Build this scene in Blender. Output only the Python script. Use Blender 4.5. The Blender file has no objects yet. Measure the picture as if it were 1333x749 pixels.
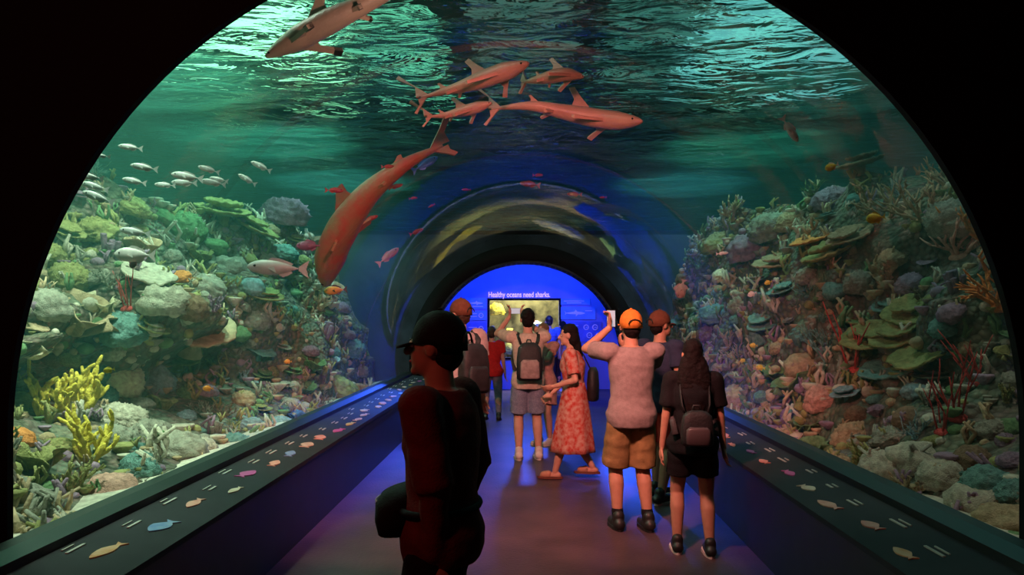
import bpy, bmesh, math, random
import numpy as np
from mathutils import Vector, Matrix, noise
from mathutils.bvhtree import BVHTree
random.seed(7); np.random.seed(7)
PI = math.pi
SC = bpy.context.scene
COL = SC.collection

# ------------------------------------------------------------------ camera
F, XV, YH, CH = 963.0, 672.0, 415.0, 1.68          # focal (px), vanishing point (px), eye height (m)
cd = bpy.data.cameras.new('camera'); cam = bpy.data.objects.new('camera', cd); COL.objects.link(cam)
cd.sensor_width = 36.0; cd.lens = 36.0 * F / 1333.0
cd.shift_x = -(XV - 666.5) / 1333.0; cd.shift_y = (YH - 374.5) / 1333.0
cd.clip_start = 0.05
cam.location = (0, 0, CH); cam.rotation_euler = (PI / 2, 0, 0)
SC.camera = cam

# ------------------------------------------------------------------ world, exposure, lamps
w = bpy.data.worlds.new('world'); SC.world = w; w.use_nodes = True
w.node_tree.nodes['Background'].inputs[0].default_value = (0.02, 0.03, 0.06, 1)
w.node_tree.nodes['Background'].inputs[1].default_value = 0.02
SC.view_settings.view_transform = 'Standard'; SC.view_settings.look = 'None'
SC.view_settings.gamma = 1.0; SC.view_settings.use_curve_mapping = False
SC.view_settings.exposure = 0.0
cy = SC.cycles
cy.max_bounces = 7; cy.diffuse_bounces = 2; cy.glossy_bounces = 4; cy.transmission_bounces = 4
cy.transparent_max_bounces = 14; cy.caustics_reflective = False; cy.caustics_refractive = False
cy.sample_clamp_indirect = 4.0

def lamp(name, typ, loc, target, color, power, size=1.0, size_y=None, spot=60, blend=0.6, radius=0.1):
    d = bpy.data.lights.new(name, typ); d.color = color; d.energy = power
    o = bpy.data.objects.new(name, d); COL.objects.link(o); o.location = loc
    if target is not None:
        o.rotation_euler = (Vector(target) - Vector(loc)).to_track_quat('-Z', 'Y').to_euler()
    if typ == 'AREA':
        d.size = size
        if size_y: d.shape = 'RECTANGLE'; d.size_y = size_y
    elif typ == 'SPOT':
        d.spot_size = math.radians(spot); d.spot_blend = blend; d.shadow_soft_size = radius
    else:
        d.shadow_soft_size = radius
    return o

TEAL = (0.42, 1.0, 0.74); GREENW = (0.80, 1.0, 0.72); WARMW = (1.0, 0.92, 0.72)
BLUE = (0.03, 0.10, 1.0); RED = (1.0, 0.20, 0.16)
# lamps hanging over the open tank, left reef bright, right reef dimmer
for X, Y, tx, col, pw, cone in ((-2.7, 4.3, -4.0, GREENW, 5200, 56), (-2.7, 6.6, -4.3, (0.75, 1.0, 0.70), 4200, 56), (-2.6, 9.2, -3.8, TEAL, 2900, 54), (-2.5, 12.0, -3.2, (0.45, 0.9, 0.85), 2800, 54),
                                  (2.75, 4.4, 3.05, WARMW, 850, 34), (2.7, 7.0, 3.6, (0.6, 0.95, 0.85), 560, 50), (2.6, 9.6, 3.4, TEAL, 1500, 54), (2.5, 12.2, 3.0, (0.4, 0.8, 1.0), 1900, 54)):
    lamp('tank_lamp', 'SPOT', (X, Y, 6.4), (tx, Y + 0.3, 1.0), col, pw, spot=cone, blend=0.5, radius=0.22)
for i in range(6):          # unseen light panels added above, to give the water its green and teal glints
    Yp = 6.0 + 3.2 * i
    for X, col, pw in ((-5.8, (0.30, 1.0, 0.50), 13), (-3.0, (0.22, 1.0, 0.62), 11), (0.2, (0.3, 0.75, 0.65), 3.0), (3.2, (0.22, 0.9, 0.75), 3.4), (5.9, (0.25, 1.0, 0.7), 4.0)):
        lamp('water_glint_panel', 'AREA', (X, Yp + 0.5 * math.sin(X * 3 + i), 6.9), (X, Yp + 0.5 * math.sin(X * 3 + i), 0), col, pw * 1.15, 2.3, 2.2)
lamp('tank_lamp', 'AREA', (-4.6, 8.0, 5.4), (-4.6, 8.0, 0), (0.35, 1.0, 0.6), 230, 3.5, 10)
lamp('tank_lamp', 'AREA', (4.6, 9.5, 5.4), (4.6, 9.5, 0), (0.22, 0.85, 0.85), 80, 3.5, 10)
lamp('tank_lamp', 'AREA', (-2.9, 4.6, 5.6), (-3.2, 4.8, 0), (0.9, 1.0, 0.85), 170, 0.8)  # extra unseen lamp, added to brighten the silver school
# blue lamps of the far room, red lamp under the crown of the near portal
lamp('blue_lamp', 'AREA', (0.2, 15.3, 3.1), (0.2, 17.6, 1.5), BLUE, 300, 1.6)
lamp('blue_lamp', 'SPOT', (0.25, 14.2, 2.55), (0.0, 11.2, 0.0), BLUE, 420, spot=62, blend=0.9, radius=0.2)
lamp('red_lamp', 'SPOT', (0.0, 3.62, 3.25), (0.1, 8.2, 0.4), (1.0, 0.33, 0.27), 820, spot=90, blend=0.8, radius=0.12)
lamp('red_lamp', 'SPOT', (-0.35, 3.45, 2.95), (-1.25, 4.5, 3.6), (1.0, 0.55, 0.42), 32, spot=80, blend=0.8, radius=0.05)  # added lamp, not seen, that lights the tan shark from below
lamp('red_lamp', 'POINT', (-1.6, 0.6, 3.0), None, (1.0, 0.16, 0.12), 40, radius=0.1)
for sx in (-1, 1): lamp('blue_lamp', 'SPOT', (0.15 + sx * 1.3, 13.3, 2.2), (sx * 1.88, 9.6, 0.6), BLUE, 1500, spot=25, blend=0.8, radius=0.08)

# ------------------------------------------------------------------ materials
MATS = {}
def mat(name, color, rough=0.6, var=0.0, scale=8.0, color2=None, bump=0.0, bscale=None, metallic=0.0, spec=0.4, emit=None, estr=0.0, sheen=0.0):
    if name in MATS: return MATS[name]
    m = bpy.data.materials.new(name); m.use_nodes = True; nt = m.node_tree
    b = nt.nodes['Principled BSDF']
    b.inputs['Base Color'].default_value = (*color, 1); b.inputs['Roughness'].default_value = rough
    b.inputs['Metallic'].default_value = metallic; b.inputs['Specular IOR Level'].default_value = spec
    if emit: b.inputs['Emission Color'].default_value = (*emit, 1); b.inputs['Emission Strength'].default_value = estr
    tc = nt.nodes.new('ShaderNodeTexCoord')
    if var or color2:
        n = nt.nodes.new('ShaderNodeTexNoise'); n.inputs['Scale'].default_value = scale; n.inputs['Detail'].default_value = 5
        r = nt.nodes.new('ShaderNodeValToRGB')
        c2 = color2 or tuple(min(1, c * (1 + var)) for c in color); c1 = color if color2 else tuple(c * (1 - var) for c in color)
        r.color_ramp.elements[0].color = (*c1, 1); r.color_ramp.elements[1].color = (*c2, 1)
        r.color_ramp.elements[0].position = 0.36; r.color_ramp.elements[1].position = 0.64
        nt.links.new(tc.outputs['Object'], n.inputs['Vector']); nt.links.new(n.outputs['Fac'], r.inputs['Fac'])
        nt.links.new(r.outputs['Color'], b.inputs['Base Color'])
    if bump:
        n2 = nt.nodes.new('ShaderNodeTexNoise'); n2.inputs['Scale'].default_value = bscale or scale * 3; n2.inputs['Detail'].default_value = 4
        bp = nt.nodes.new('ShaderNodeBump'); bp.inputs['Strength'].default_value = bump; bp.inputs['Distance'].default_value = 0.02
        nt.links.new(tc.outputs['Object'], n2.inputs['Vector']); nt.links.new(n2.outputs['Fac'], bp.inputs['Height'])
        nt.links.new(bp.outputs['Normal'], b.inputs['Normal'])
    MATS[name] = m; return m

def mat_acrylic():
    m = bpy.data.materials.new('clear_acrylic'); m.use_nodes = True; nt = m.node_tree
    for n in list(nt.nodes): nt.nodes.remove(n)
    out = nt.nodes.new('ShaderNodeOutputMaterial'); mix = nt.nodes.new('ShaderNodeMixShader')
    tr = nt.nodes.new('ShaderNodeBsdfTransparent'); tr.inputs[0].default_value = (0.97, 1, 0.99, 1)
    gl = nt.nodes.new('ShaderNodeBsdfGlossy'); gl.inputs['Roughness'].default_value = 0.025
    # the shell has no thickness: a grazing-angle curve that is the same on both faces
    ma = nt.nodes.new('ShaderNodeLayerWeight'); ma.inputs['Blend'].default_value = 0.5
    p6 = nt.nodes.new('ShaderNodeMath'); p6.operation = 'POWER'; p6.inputs[1].default_value = 6.0
    pw = nt.nodes.new('ShaderNodeMath'); pw.operation = 'MULTIPLY_ADD'; pw.inputs[1].default_value = 0.38; pw.inputs[2].default_value = 0.022
    nt.links.new(ma.outputs['Facing'], p6.inputs[0]); nt.links.new(p6.outputs[0], pw.inputs[0])
    nt.links.new(pw.outputs[0], mix.inputs[0]); nt.links.new(tr.outputs[0], mix.inputs[1]); nt.links.new(gl.outputs[0], mix.inputs[2])
    nt.links.new(mix.outputs[0], out.inputs[0])
    return m

def mat_water():
    m = bpy.data.materials.new('water_surface'); m.use_nodes = True; nt = m.node_tree
    for n in list(nt.nodes): nt.nodes.remove(n)
    N = nt.nodes.new; L = nt.links.new
    out = N('ShaderNodeOutputMaterial'); tc = N('ShaderNodeTexCoord')
    mp = N('ShaderNodeMapping'); mp.inputs['Scale'].default_value = (0.75, 1.5, 1); mp.inputs['Rotation'].default_value = (0, 0, 0.35)
    n1 = N('ShaderNodeTexNoise'); n1.inputs['Scale'].default_value = 3.4; n1.inputs['Detail'].default_value = 3.0; n1.inputs['Distortion'].default_value = 0.6
    bp = N('ShaderNodeBump'); bp.inputs['Strength'].default_value = 0.9; bp.inputs['Distance'].default_value = 0.09
    L(tc.outputs['Object'], mp.inputs[0]); L(mp.outputs[0], n1.inputs['Vector']); L(n1.outputs['Fac'], bp.inputs['Height'])
    gs = N('ShaderNodeBsdfGlass'); gs.inputs['IOR'].default_value = 1.045; gs.inputs['Roughness'].default_value = 0.0; gs.inputs[0].default_value = (0.85, 1, 0.96, 1)
    tl = N('ShaderNodeBsdfTranslucent'); tl.inputs[0].default_value = (0.10, 0.55, 0.45, 1)
    tr = N('ShaderNodeBsdfTransparent'); tr.inputs[0].default_value = (0.9, 1, 0.97, 1)
    for q in (gs, tl): L(bp.outputs['Normal'], q.inputs['Normal'])
    a = N('ShaderNodeMixShader'); a.inputs[0].default_value = 0.025; L(gs.outputs[0], a.inputs[1]); L(tl.outputs[0], a.inputs[2])
    c = N('ShaderNodeMixShader'); c.inputs[0].default_value = 0.22; L(a.outputs[0], c.inputs[1]); L(tr.outputs[0], c.inputs[2])
    L(c.outputs[0], out.inputs[0]); return m

def mat_joint():
    m = bpy.data.materials.new('bonded_joint'); m.use_nodes = True; nt = m.node_tree
    for n in list(nt.nodes): nt.nodes.remove(n)
    out = nt.nodes.new('ShaderNodeOutputMaterial'); mix = nt.nodes.new('ShaderNodeMixShader'); mix.inputs[0].default_value = 0.11
    tr = nt.nodes.new('ShaderNodeBsdfTransparent'); df = nt.nodes.new('ShaderNodeBsdfDiffuse'); df.inputs[0].default_value = (0.62, 0.40, 0.36, 1)
    nt.links.new(tr.outputs[0], mix.inputs[1]); nt.links.new(df.outputs[0], mix.inputs[2]); nt.links.new(mix.outputs[0], out.inputs[0])
    return m

# ------------------------------------------------------------------ mesh helpers
class MB:
    def __init__(s): s.v = []; s.f = []
    def add(s, v, f):
        o = len(s.v); s.v.extend([tuple(map(float, p)) for p in v]); s.f.extend([tuple(i + o for i in q) for q in f]); return s
    def box(s, c, d, rot=None):
        v = []
        for x in (-.5, .5):
            for y in (-.5, .5):
                for z in (-.5, .5):
                    p = Vector((x * d[0], y * d[1], z * d[2]))
                    if rot is not None: p = rot @ p
                    v.append((p[0] + c[0], p[1] + c[1], p[2] + c[2]))
        return s.add(v, [(0, 1, 3, 2), (4, 6, 7, 5), (0, 4, 5, 1), (2, 3, 7, 6), (0, 2, 6, 4), (1, 5, 7, 3)])
    def rings(s, rings, closed=True, cap=True):
        n = len(rings[0]); v = [p for r in rings for p in r]; f = []
        for i in range(len(rings) - 1):
            for j in range(n if closed else n - 1):
                k = (j + 1) % n
                f.append((i * n + j, i * n + k, (i + 1) * n + k, (i + 1) * n + j))
        if cap and closed:
            f.append(tuple(reversed(range(n)))); f.append(tuple(range((len(rings) - 1) * n, len(rings) * n)))
        return s.add(v, f)
    def tube(s, pts, rad, n=8, flat=1.0, cap=True):
        pts = [Vector(p) for p in pts]; rings = []; up = None
        for i, p in enumerate(pts):
            t = (pts[min(i + 1, len(pts) - 1)] - pts[max(i - 1, 0)]).normalized()
            if up is None:
                a = Vector((0, 0, 1)) if abs(t.z) < 0.9 else Vector((1, 0, 0))
                u = t.cross(a).normalized()
            else:
                u = (up - t * up.dot(t)).normalized()
            up = u; q = t.cross(u); r = rad[i] if hasattr(rad, '__len__') else rad
            rings.append([p + u * (r * math.cos(2 * PI * j / n)) + q * (r * flat * math.sin(2 * PI * j / n)) for j in range(n)])
        return s.rings(rings, cap=cap)
    def capsule(s, a, b, ra, rb, n=14):
        a = Vector(a); b = Vector(b); d = (b - a); L = d.length or 1e-5; d = d / L
        pts = []; rr = []
        for k in range(4):
            t = (k + .35) / 4 * PI / 2; pts.append(a - d * (ra * math.cos(t))); rr.append(ra * math.sin(t))
        pts.append(a); rr.append(ra); pts.append(b); rr.append(rb)
        for k in range(3, -1, -1):
            t = (k + .35) / 4 * PI / 2; pts.append(b + d * (rb * math.cos(t))); rr.append(rb * math.sin(t))
        return s.tube(pts, rr, n)
    def ell(s, c, r, rot=None, nu=16, nv=10):
        rings = []
        for i in range(nv):
            t = PI * (i + .3) / (nv - .4); ring = []
            for j in range(nu):
                a = 2 * PI * j / nu
                p = Vector((r[0] * math.sin(t) * math.cos(a), r[1] * math.sin(t) * math.sin(a), -r[2] * math.cos(t)))
                if rot is not None: p = rot @ p
                ring.append((c[0] + p[0], c[1] + p[1], c[2] + p[2]))
            rings.append(ring)
        return s.rings(rings)
    def stack(s, rows, n=20, base=(0, 0, 0)):
        # rows: (z, rx, ry, cx, cy)
        return s.rings([[(base[0] + r[3] + r[1] * math.cos(2 * PI * j / n), base[1] + r[4] + r[2] * math.sin(2 * PI * j / n), base[2] + r[0]) for j in range(n)] for r in rows])
    def mesh(s, name, smooth=True):
        me = bpy.data.meshes.new(name); me.from_pydata(s.v, [], s.f)
        bm = bmesh.new(); bm.from_mesh(me); bmesh.ops.recalc_face_normals(bm, faces=bm.faces); bm.to_mesh(me); bm.free()
        if smooth: me.polygons.foreach_set('use_smooth', [True] * len(me.polygons))
        me.update(); return me

def tag(o, label=None, cat=None, group=None, kind=None):
    if label: o['label'] = label
    if cat: o['category'] = cat
    if group: o['group'] = group
    if kind: o['kind'] = kind
    return o
def link(name, me, m=None, parent=None):
    o = bpy.data.objects.new(name, me); COL.objects.link(o)
    if m is not None:
        if not me.materials: me.materials.append(m)
        elif me.materials[0] is not m:
            o.material_slots[0].link = 'OBJECT'; o.material_slots[0].material = m
    if parent is not None: o.parent = parent
    return o
def build(name, mb, m, parent=None, smooth=True):
    return link(name, mb.mesh(name, smooth), m, parent)
def empty(name, loc, rz=0):
    o = bpy.data.objects.new(name, None); COL.objects.link(o); o.location = loc; o.rotation_euler = (0, 0, rz); o.empty_display_size = 0.1
    return o
def modmesh(name, mb, voxel=None, smooth=0, wr=0.0, wscale=9.0, solid=0.0, bevel=0.0):
    """mesh grown through modifiers: voxel remesh to one surface, smoothing, cloth wrinkles"""
    me0 = mb.mesh(name); o = bpy.data.objects.new('tmp', me0); COL.objects.link(o)
    if voxel:
        r = o.modifiers.new('r', 'REMESH'); r.mode = 'VOXEL'; r.voxel_size = voxel; r.use_smooth_shade = True
    if smooth:
        sm = o.modifiers.new('s', 'SMOOTH'); sm.factor = 0.5; sm.iterations = smooth
    if bevel:
        b = o.modifiers.new('b', 'BEVEL'); b.width = bevel; b.segments = 3; b.limit_method = 'ANGLE'
    if solid:
        sd = o.modifiers.new('so', 'SOLIDIFY'); sd.thickness = solid
    dg = bpy.context.evaluated_depsgraph_get(); me = bpy.data.meshes.new_from_object(o.evaluated_get(dg)); me.name = name
    bpy.data.objects.remove(o); bpy.data.meshes.remove(me0)
    if wr:
        n = len(me.vertices); co = np.empty(n * 3); me.vertices.foreach_get('co', co); co = co.reshape(-1, 3)
        no = np.array([v.normal[:] for v in me.vertices])
        a = np.array([noise.noise(Vector((p[0] * wscale, p[1] * wscale, p[2] * wscale * 1.6))) for p in co])
        me.vertices.foreach_set('co', (co + no * (a * wr)[:, None]).ravel())
    me.polygons.foreach_set('use_smooth', [True] * len(me.polygons)); me.update()
    return me
def grown(name, mb, m, parent, **k):
    return link(name, modmesh(name, mb, **k), m, parent)

def ray(px, py): return Vector(((px - XV) / F, 1.0, -(py - YH) / F))
def at(px, py, Y):
    d = ray(px, py); return Vector((d.x * Y, Y, CH + d.z * Y))

# ------------------------------------------------------------------ the tunnel
Y1, Y2 = 3.31, 13.5
R1, R2 = 2.25, 2.10
ZC1, ZC2 = 1.148, 0.91
XC2 = 0.17
def axis(Y):
    t = (Y - Y1) / (Y2 - Y1); t = max(0, min(1.1, t)); return XC2 * t, ZC1 + (ZC2 - ZC1) * t, R1 + (R2 - R1) * t
def xoff(Y): return XC2 * (Y - Y1) / (Y2 - Y1)
def outside(px, py, off):
    """the point on the ray through a pixel that lies `off` metres outside the acrylic shell"""
    d = ray(px, py); Y = 3.35
    while Y < 14:
        x, z, r = axis(Y)
        if math.hypot(d.x * Y - x, CH + d.z * Y - z) > r + off: break
        Y += 0.02
    return at(px, py, Y)

M_black = mat('black_paint', (0.006, 0.006, 0.007), 0.8, spec=0.15)
M_floor = mat('stained_concrete', (0.085, 0.052, 0.058), 0.42, var=0.25, scale=2.2, bump=0.15, bscale=40)
M_plinth = mat('dark_plinth_paint', (0.012, 0.011, 0.014), 0.55, var=0.2, scale=6)

mb = MB(); mb.box((0, 8.0, -0.1), (16, 22, 0.2)); tag(build('floor', mb, M_floor, smooth=False), kind='structure')

def arch_wall(name, Y, thick, x, z, R, hw, top, m, n=64):
    """slab with a round-topped opening down to the floor"""
    prof = [(x - R, 0)] + [(x + R * math.cos(a), z + R * math.sin(a)) for a in np.linspace(PI, 0, n)] + [(x + R, 0)]
    outer = []
    for (px, pz) in prof:
        dx, dz = px - x, pz - z
        if pz <= 0: outer.append((x + math.copysign(hw, dx), 0)); continue
        s = min(hw / abs(dx) if abs(dx) > 1e-6 else 1e9, (top - z) / dz if dz > 1e-6 else 1e9)
        outer.append((x + dx * s, z + dz * s))
    rings = []
    for a, b in zip(prof, outer):
        rings.append([(a[0], Y, a[1]), (b[0], Y, b[1]), (b[0], Y + thick, b[1]), (a[0], Y + thick, a[1])])
    mb = MB(); mb.rings(rings)
    return tag(build(name, mb, m, smooth=False), kind='structure')
arch_wall('wall_front', Y1 - 0.04, 0.04, 0, ZC1, R1, 8.0, 7.0, M_black)
# the far portal: black ring wall with a collar that reaches into the tunnel
M_rock_blue = mat('painted_rock_wall', (0.03, 0.05, 0.07), 0.9, var=0.5, scale=1.5, bump=0.8, bscale=3)
arch_wall('wall_back', Y2 + 0.05, 0.5, XC2, ZC2, 1.80, 6.5, 3.22, M_rock_blue)
mb = MB(); rr = []
for a in np.linspace(-0.15, PI + 0.15, 60):
    c, s = math.cos(a), math.sin(a)
    rr.append([(XC2 + r * c, y, ZC2 + r * s) for r, y in ((2.12, Y2 - 0.02), (2.12, Y2 + 0.06), (1.80, Y2 + 0.6), (1.80, Y2 + 0.10), (1.86, Y2 + 0.02))])
mb.rings(rr); tag(build('trim_1', mb, M_black), kind='structure')

# acrylic shell and its bonded joints
def shell(name, y0, y1, dr, m, ny, a0=-0.25, na=72):
    v = []; f = []
    for i in range(ny + 1):
        Y = y0 + (y1 - y0) * i / ny; x, z, r = axis(Y)
        for j in range(na + 1):
            a = a0 + (PI - 2 * a0) * j / na; v.append((x + (r + dr) * math.cos(a), Y, z + (r + dr) * math.sin(a)))
    for i in range(ny):
        for j in range(na):
            k = i * (na + 1) + j; f.append((k, k + 1, k + na + 2, k + na + 1))
    mb = MB(); mb.add(v, f); return build(name, mb, m)
M_acr = mat_acrylic(); M_joint = mat_joint()
tv = shell('tunnel_vault', Y1, Y2, 0.0, M_acr, 40); tag(tv, kind='structure')
for yj, wj in ((4.42, 0.10), (7.0, 0.08), (9.6, 0.08), (12.1, 0.08)):
    o = shell('acrylic_joint', yj, yj + wj, -0.012, M_joint, 2); o.parent = tv

# ------------------------------------------------------------------ the tank: sand, reef walls, water
M_sand = mat('pale_sand', (0.62, 0.60, 0.50), 0.9, var=0.2, scale=20, bump=0.4, bscale=60)
def mat_reef():
    m = bpy.data.materials.new('reef_rock'); m.use_nodes = True; nt = m.node_tree; b = nt.nodes['Principled BSDF']
    N = nt.nodes.new; L = nt.links.new; tc = N('ShaderNodeTexCoord')
    n1 = N('ShaderNodeTexNoise'); n1.inputs['Scale'].default_value = 1.7; n1.inputs['Detail'].default_value = 6
    r1 = N('ShaderNodeValToRGB'); e = r1.color_ramp.elements
    e[0].position = 0.30; e[0].color = (0.055, 0.06, 0.045, 1); e[1].position = 0.72; e[1].color = (0.30, 0.29, 0.20, 1)
    for p, c in ((0.42, (0.14, 0.15, 0.10)), (0.50, (0.20, 0.15, 0.13)), (0.58, (0.13, 0.18, 0.13))):
        q = e.new(p); q.color = (*c, 1)
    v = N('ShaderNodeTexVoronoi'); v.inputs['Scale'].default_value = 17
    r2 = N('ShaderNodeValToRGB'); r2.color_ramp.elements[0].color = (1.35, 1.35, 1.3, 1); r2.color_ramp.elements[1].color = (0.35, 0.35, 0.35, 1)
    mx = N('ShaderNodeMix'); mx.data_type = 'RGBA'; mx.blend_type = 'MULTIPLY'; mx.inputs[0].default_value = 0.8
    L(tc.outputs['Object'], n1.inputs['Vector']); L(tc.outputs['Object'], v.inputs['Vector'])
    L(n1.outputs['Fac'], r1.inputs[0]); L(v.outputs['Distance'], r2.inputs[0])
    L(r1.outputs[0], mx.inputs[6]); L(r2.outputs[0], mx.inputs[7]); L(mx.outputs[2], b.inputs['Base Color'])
    bp = N('ShaderNodeBump'); bp.inputs['Strength'].default_value = 0.9; bp.inputs['Distance'].default_value = 0.06; bp.invert = True
    L(v.outputs['Distance'], bp.inputs['Height']); L(bp.outputs[0], b.inputs['Normal']); b.inputs['Roughness'].default_value = 0.9
    return m
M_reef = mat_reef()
def reef_point(side, Y, u):
    """u 0..1 from the sand at the glass up and away to the tank wall"""
    top = 3.0 if side < 0 else 3.05
    d = 0.28 + 4.3 * u ** 1.15 if side < 0 else 0.30 + 3.3 * u ** 1.25
    g = max(0.0, min(1.0, (Y - 5.0) / 6.0)); g = g * g * (3 - 2 * g); d = 0.28 + (d - 0.28) * (1 - 0.70 * g)
    s = max(0.0, min(1.0, (u - 0.05) / 0.85)); k = s * 5.0
    terr = (math.floor(k) + (max(0, (k % 1.0) - 0.45) / 0.55) ** 1.2) / 5.0
    h = 0.46 + (top - 0.3) * (0.45 * s + 0.55 * terr)
    p = Vector((side * (R1 + d - 0.08), Y, h))
    q = p * 0.85 + Vector((side * 9.3, 3.1, 1.7))
    n = Vector((noise.noise(q), noise.noise(q + Vector((7.7, 0, 0))), noise.noise(q + Vector((0, 9.1, 0)))))
    q2 = p * 2.6; n2 = Vector((noise.noise(q2), noise.noise(q2 + Vector((3, 0, 0))), noise.noise(q2 + Vector((0, 5, 0)))))
    q3 = p * 7.0; n3 = noise.noise(q3)
    amp = min(1.0, 0.12 + u * 2.6) * (1 - .35 * g)
    p = p + n * (0.55 * amp) + n2 * (0.20 * amp) + Vector((-side * 0.5, 0, 0.6)) * (n3 * 0.08 * amp)
    if side > 0:
        bz = math.exp(-((p.z - 1.45) / .55) ** 2) * math.exp(-((Y - 4.3) / 1.15) ** 4); p.x += 1.1 * bz
        tz = math.exp(-((p.z - 2.7) / .35) ** 2) * math.exp(-((Y - 4.4) / 1.3) ** 4); p.x -= .35 * tz
    else:
        cz = math.exp(-((Y - 6.9) / 1.9) ** 4); p.x -= .95 * cz * math.exp(-((p.z - 1.0) / .38) ** 2); p.x += .22 * cz * math.exp(-((p.z - 1.75) / .3) ** 2)
    # never through the acrylic
    x, z, r = axis(Y); dx, dz = p.x - x, p.z - z; rad = math.hypot(dx, dz)
    if p.z > z - 0.4 and rad < r + 0.22: p.x = x + dx / rad * (r + 0.22); p.z = z + dz / rad * (r + 0.22)
    if p.z <= z - 0.4 and abs(dx) < r + 0.1: p.x = x + side * (r + 0.1)
    return p
REEF = {}
for side, nm in ((-1, 'reef_rock_left'), (1, 'reef_rock_right')):
    ny, nu = 190, 110; v = []; f = []
    for i in range(ny + 1):
        for j in range(nu + 1): v.append(tuple(reef_point(side, 3.32 + 10.3 * i / ny, j / nu)))
    for i in range(ny):
        for j in range(nu):
            k = i * (nu + 1) + j; f.append((k, k + 1, k + nu + 2, k + nu + 1))
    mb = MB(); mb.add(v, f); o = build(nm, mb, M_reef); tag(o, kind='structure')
    REEF[side] = BVHTree.FromPolygons([Vector(p) for p in v], f)
for s in (-1, 1):
    rows = []; mb = MB()
    for i in range(61):
        Y = 3.36 + 10.1 * i / 60; x = xoff(Y); rows.append([(x + s * d, Y, z + 0.05 * noise.noise(Vector((d * 2, Y * 1.7, s)))) for d, z in ((2.24, 0.58), (2.32, 0.57), (2.55, 0.54), (2.9, 0.5), (3.4, 0.4), (7.6, 0.3))])
    mb.rings(rows, closed=False)
    tag(build('sand_bed', mb, M_sand), 'pale sand bed along the glass below the %s reef' % ('bright' if s < 0 else 'dim'), 'sand', kind='stuff')
M_tankwall = mat('tank_wall_paint', (0.03, 0.20, 0.22), 0.8, color2=(0.02, 0.11, 0.17), scale=0.8, bump=0.3, bscale=4)
mb = MB(); mb.box((-8.1, 15.0, 2.2), (0.2, 23.4, 5.0)); tag(build('wall_left', mb, M_tankwall, smooth=False), kind='structure')
mb = MB(); mb.box((8.1, 15.0, 2.2), (0.2, 23.4, 5.0)); tag(build('wall_right', mb, M_tankwall, smooth=False), kind='structure')
mb = MB(); mb.box((0, 26.8, 2.2), (16.4, 0.2, 5.0)); tag(build('wall_far', mb, M_tankwall, smooth=False), kind='structure')

ZW = 3.9
nx, ny = 230, 330; v = []; f = []
for i in range(ny + 1):
    Y = 3.34 + 23.2 * i / ny
    for j in range(nx + 1):
        X = -7.95 + 15.9 * j / nx
        a = 0.75 * Y + 0.25 * X
        z = 0.045 * noise.noise(Vector((X * 0.9, Y * 1.6, 0.3))) + 0.020 * noise.noise(Vector((X * 2.2 + a * 0.3, Y * 4.0, 4))) + 0.016 * math.sin(7.5 * a + 2.5 * noise.noise(Vector((X * 0.8, Y * 0.8, 2))))
        v.append((X, Y, ZW + z))
for i in range(ny):
    for j in range(nx):
        k = i * (nx + 1) + j; f.append((k, k + 1, k + nx + 2, k + nx + 1))
mb = MB(); mb.add(v, f)
tag(build('water_surface', mb, mat_water()), 'rippled teal water surface of the tank above the tunnel', 'water', kind='stuff')

# the body of water: faintly scattering, from the glass out to the tank walls
def mat_haze():
    m = bpy.data.materials.new('tank_water'); m.use_nodes = True; nt = m.node_tree
    for n in list(nt.nodes): nt.nodes.remove(n)
    out = nt.nodes.new('ShaderNodeOutputMaterial'); v = nt.nodes.new('ShaderNodeVolumeScatter')
    v.inputs['Color'].default_value = (0.25, 0.85, 0.75, 1); v.inputs['Density'].default_value = 0.042; v.inputs['Anisotropy'].default_value = 0.2
    nt.links.new(v.outputs[0], out.inputs['Volume']); return m
wb = arch_wall('tank_water', Y1 + 0.02, Y2 - Y1 - 0.04, 0.08, 1.1, 2.33, 7.8, 3.80, mat_haze())
tag(wb, 'clear blue-green water filling the tank around the tunnel', 'water', kind='stuff')

# ------------------------------------------------------------------ consoles with species pictures
M_rail = mat('console_graphic_dark', (0.026, 0.026, 0.032), 0.75, var=0.15, scale=3, spec=0.15)
M_rim = mat('black_rim', (0.008, 0.008, 0.009), 0.5)
M_cap = mat('caption_print', (0.55, 0.53, 0.5), 0.6)
PICS = [mat('picture_' + n, c, 0.5, color2=c2, scale=14) for n, c, c2 in (
    ('orange', (0.75, 0.28, 0.10), (0.85, 0.5, 0.3)), ('red', (0.70, 0.12, 0.10), (0.8, 0.35, 0.25)), ('yellow', (0.75, 0.58, 0.06), (0.6, 0.45, 0.1)),
    ('pink', (0.80, 0.42, 0.34), (0.7, 0.25, 0.2)), ('cream', (0.75, 0.62, 0.50), (0.6, 0.4, 0.3)), ('blue', (0.15, 0.25, 0.55), (0.3, 0.4, 0.6)), ('magenta', (0.6, 0.08, 0.35), (0.5, 0.1, 0.3)))]
FISH_OUT = [(0.5, 0), (0.42, .07), (0.28, .14), (0.1, .19), (-.05, .20), (-.2, .13), (-.32, .05), (-.5, .15), (-.44, 0), (-.5, -.15), (-.32, -.05), (-.2, -.12), (-.02, -.17), (0.12, -.16), (0.3, -.11), (0.43, -.05)]
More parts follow.
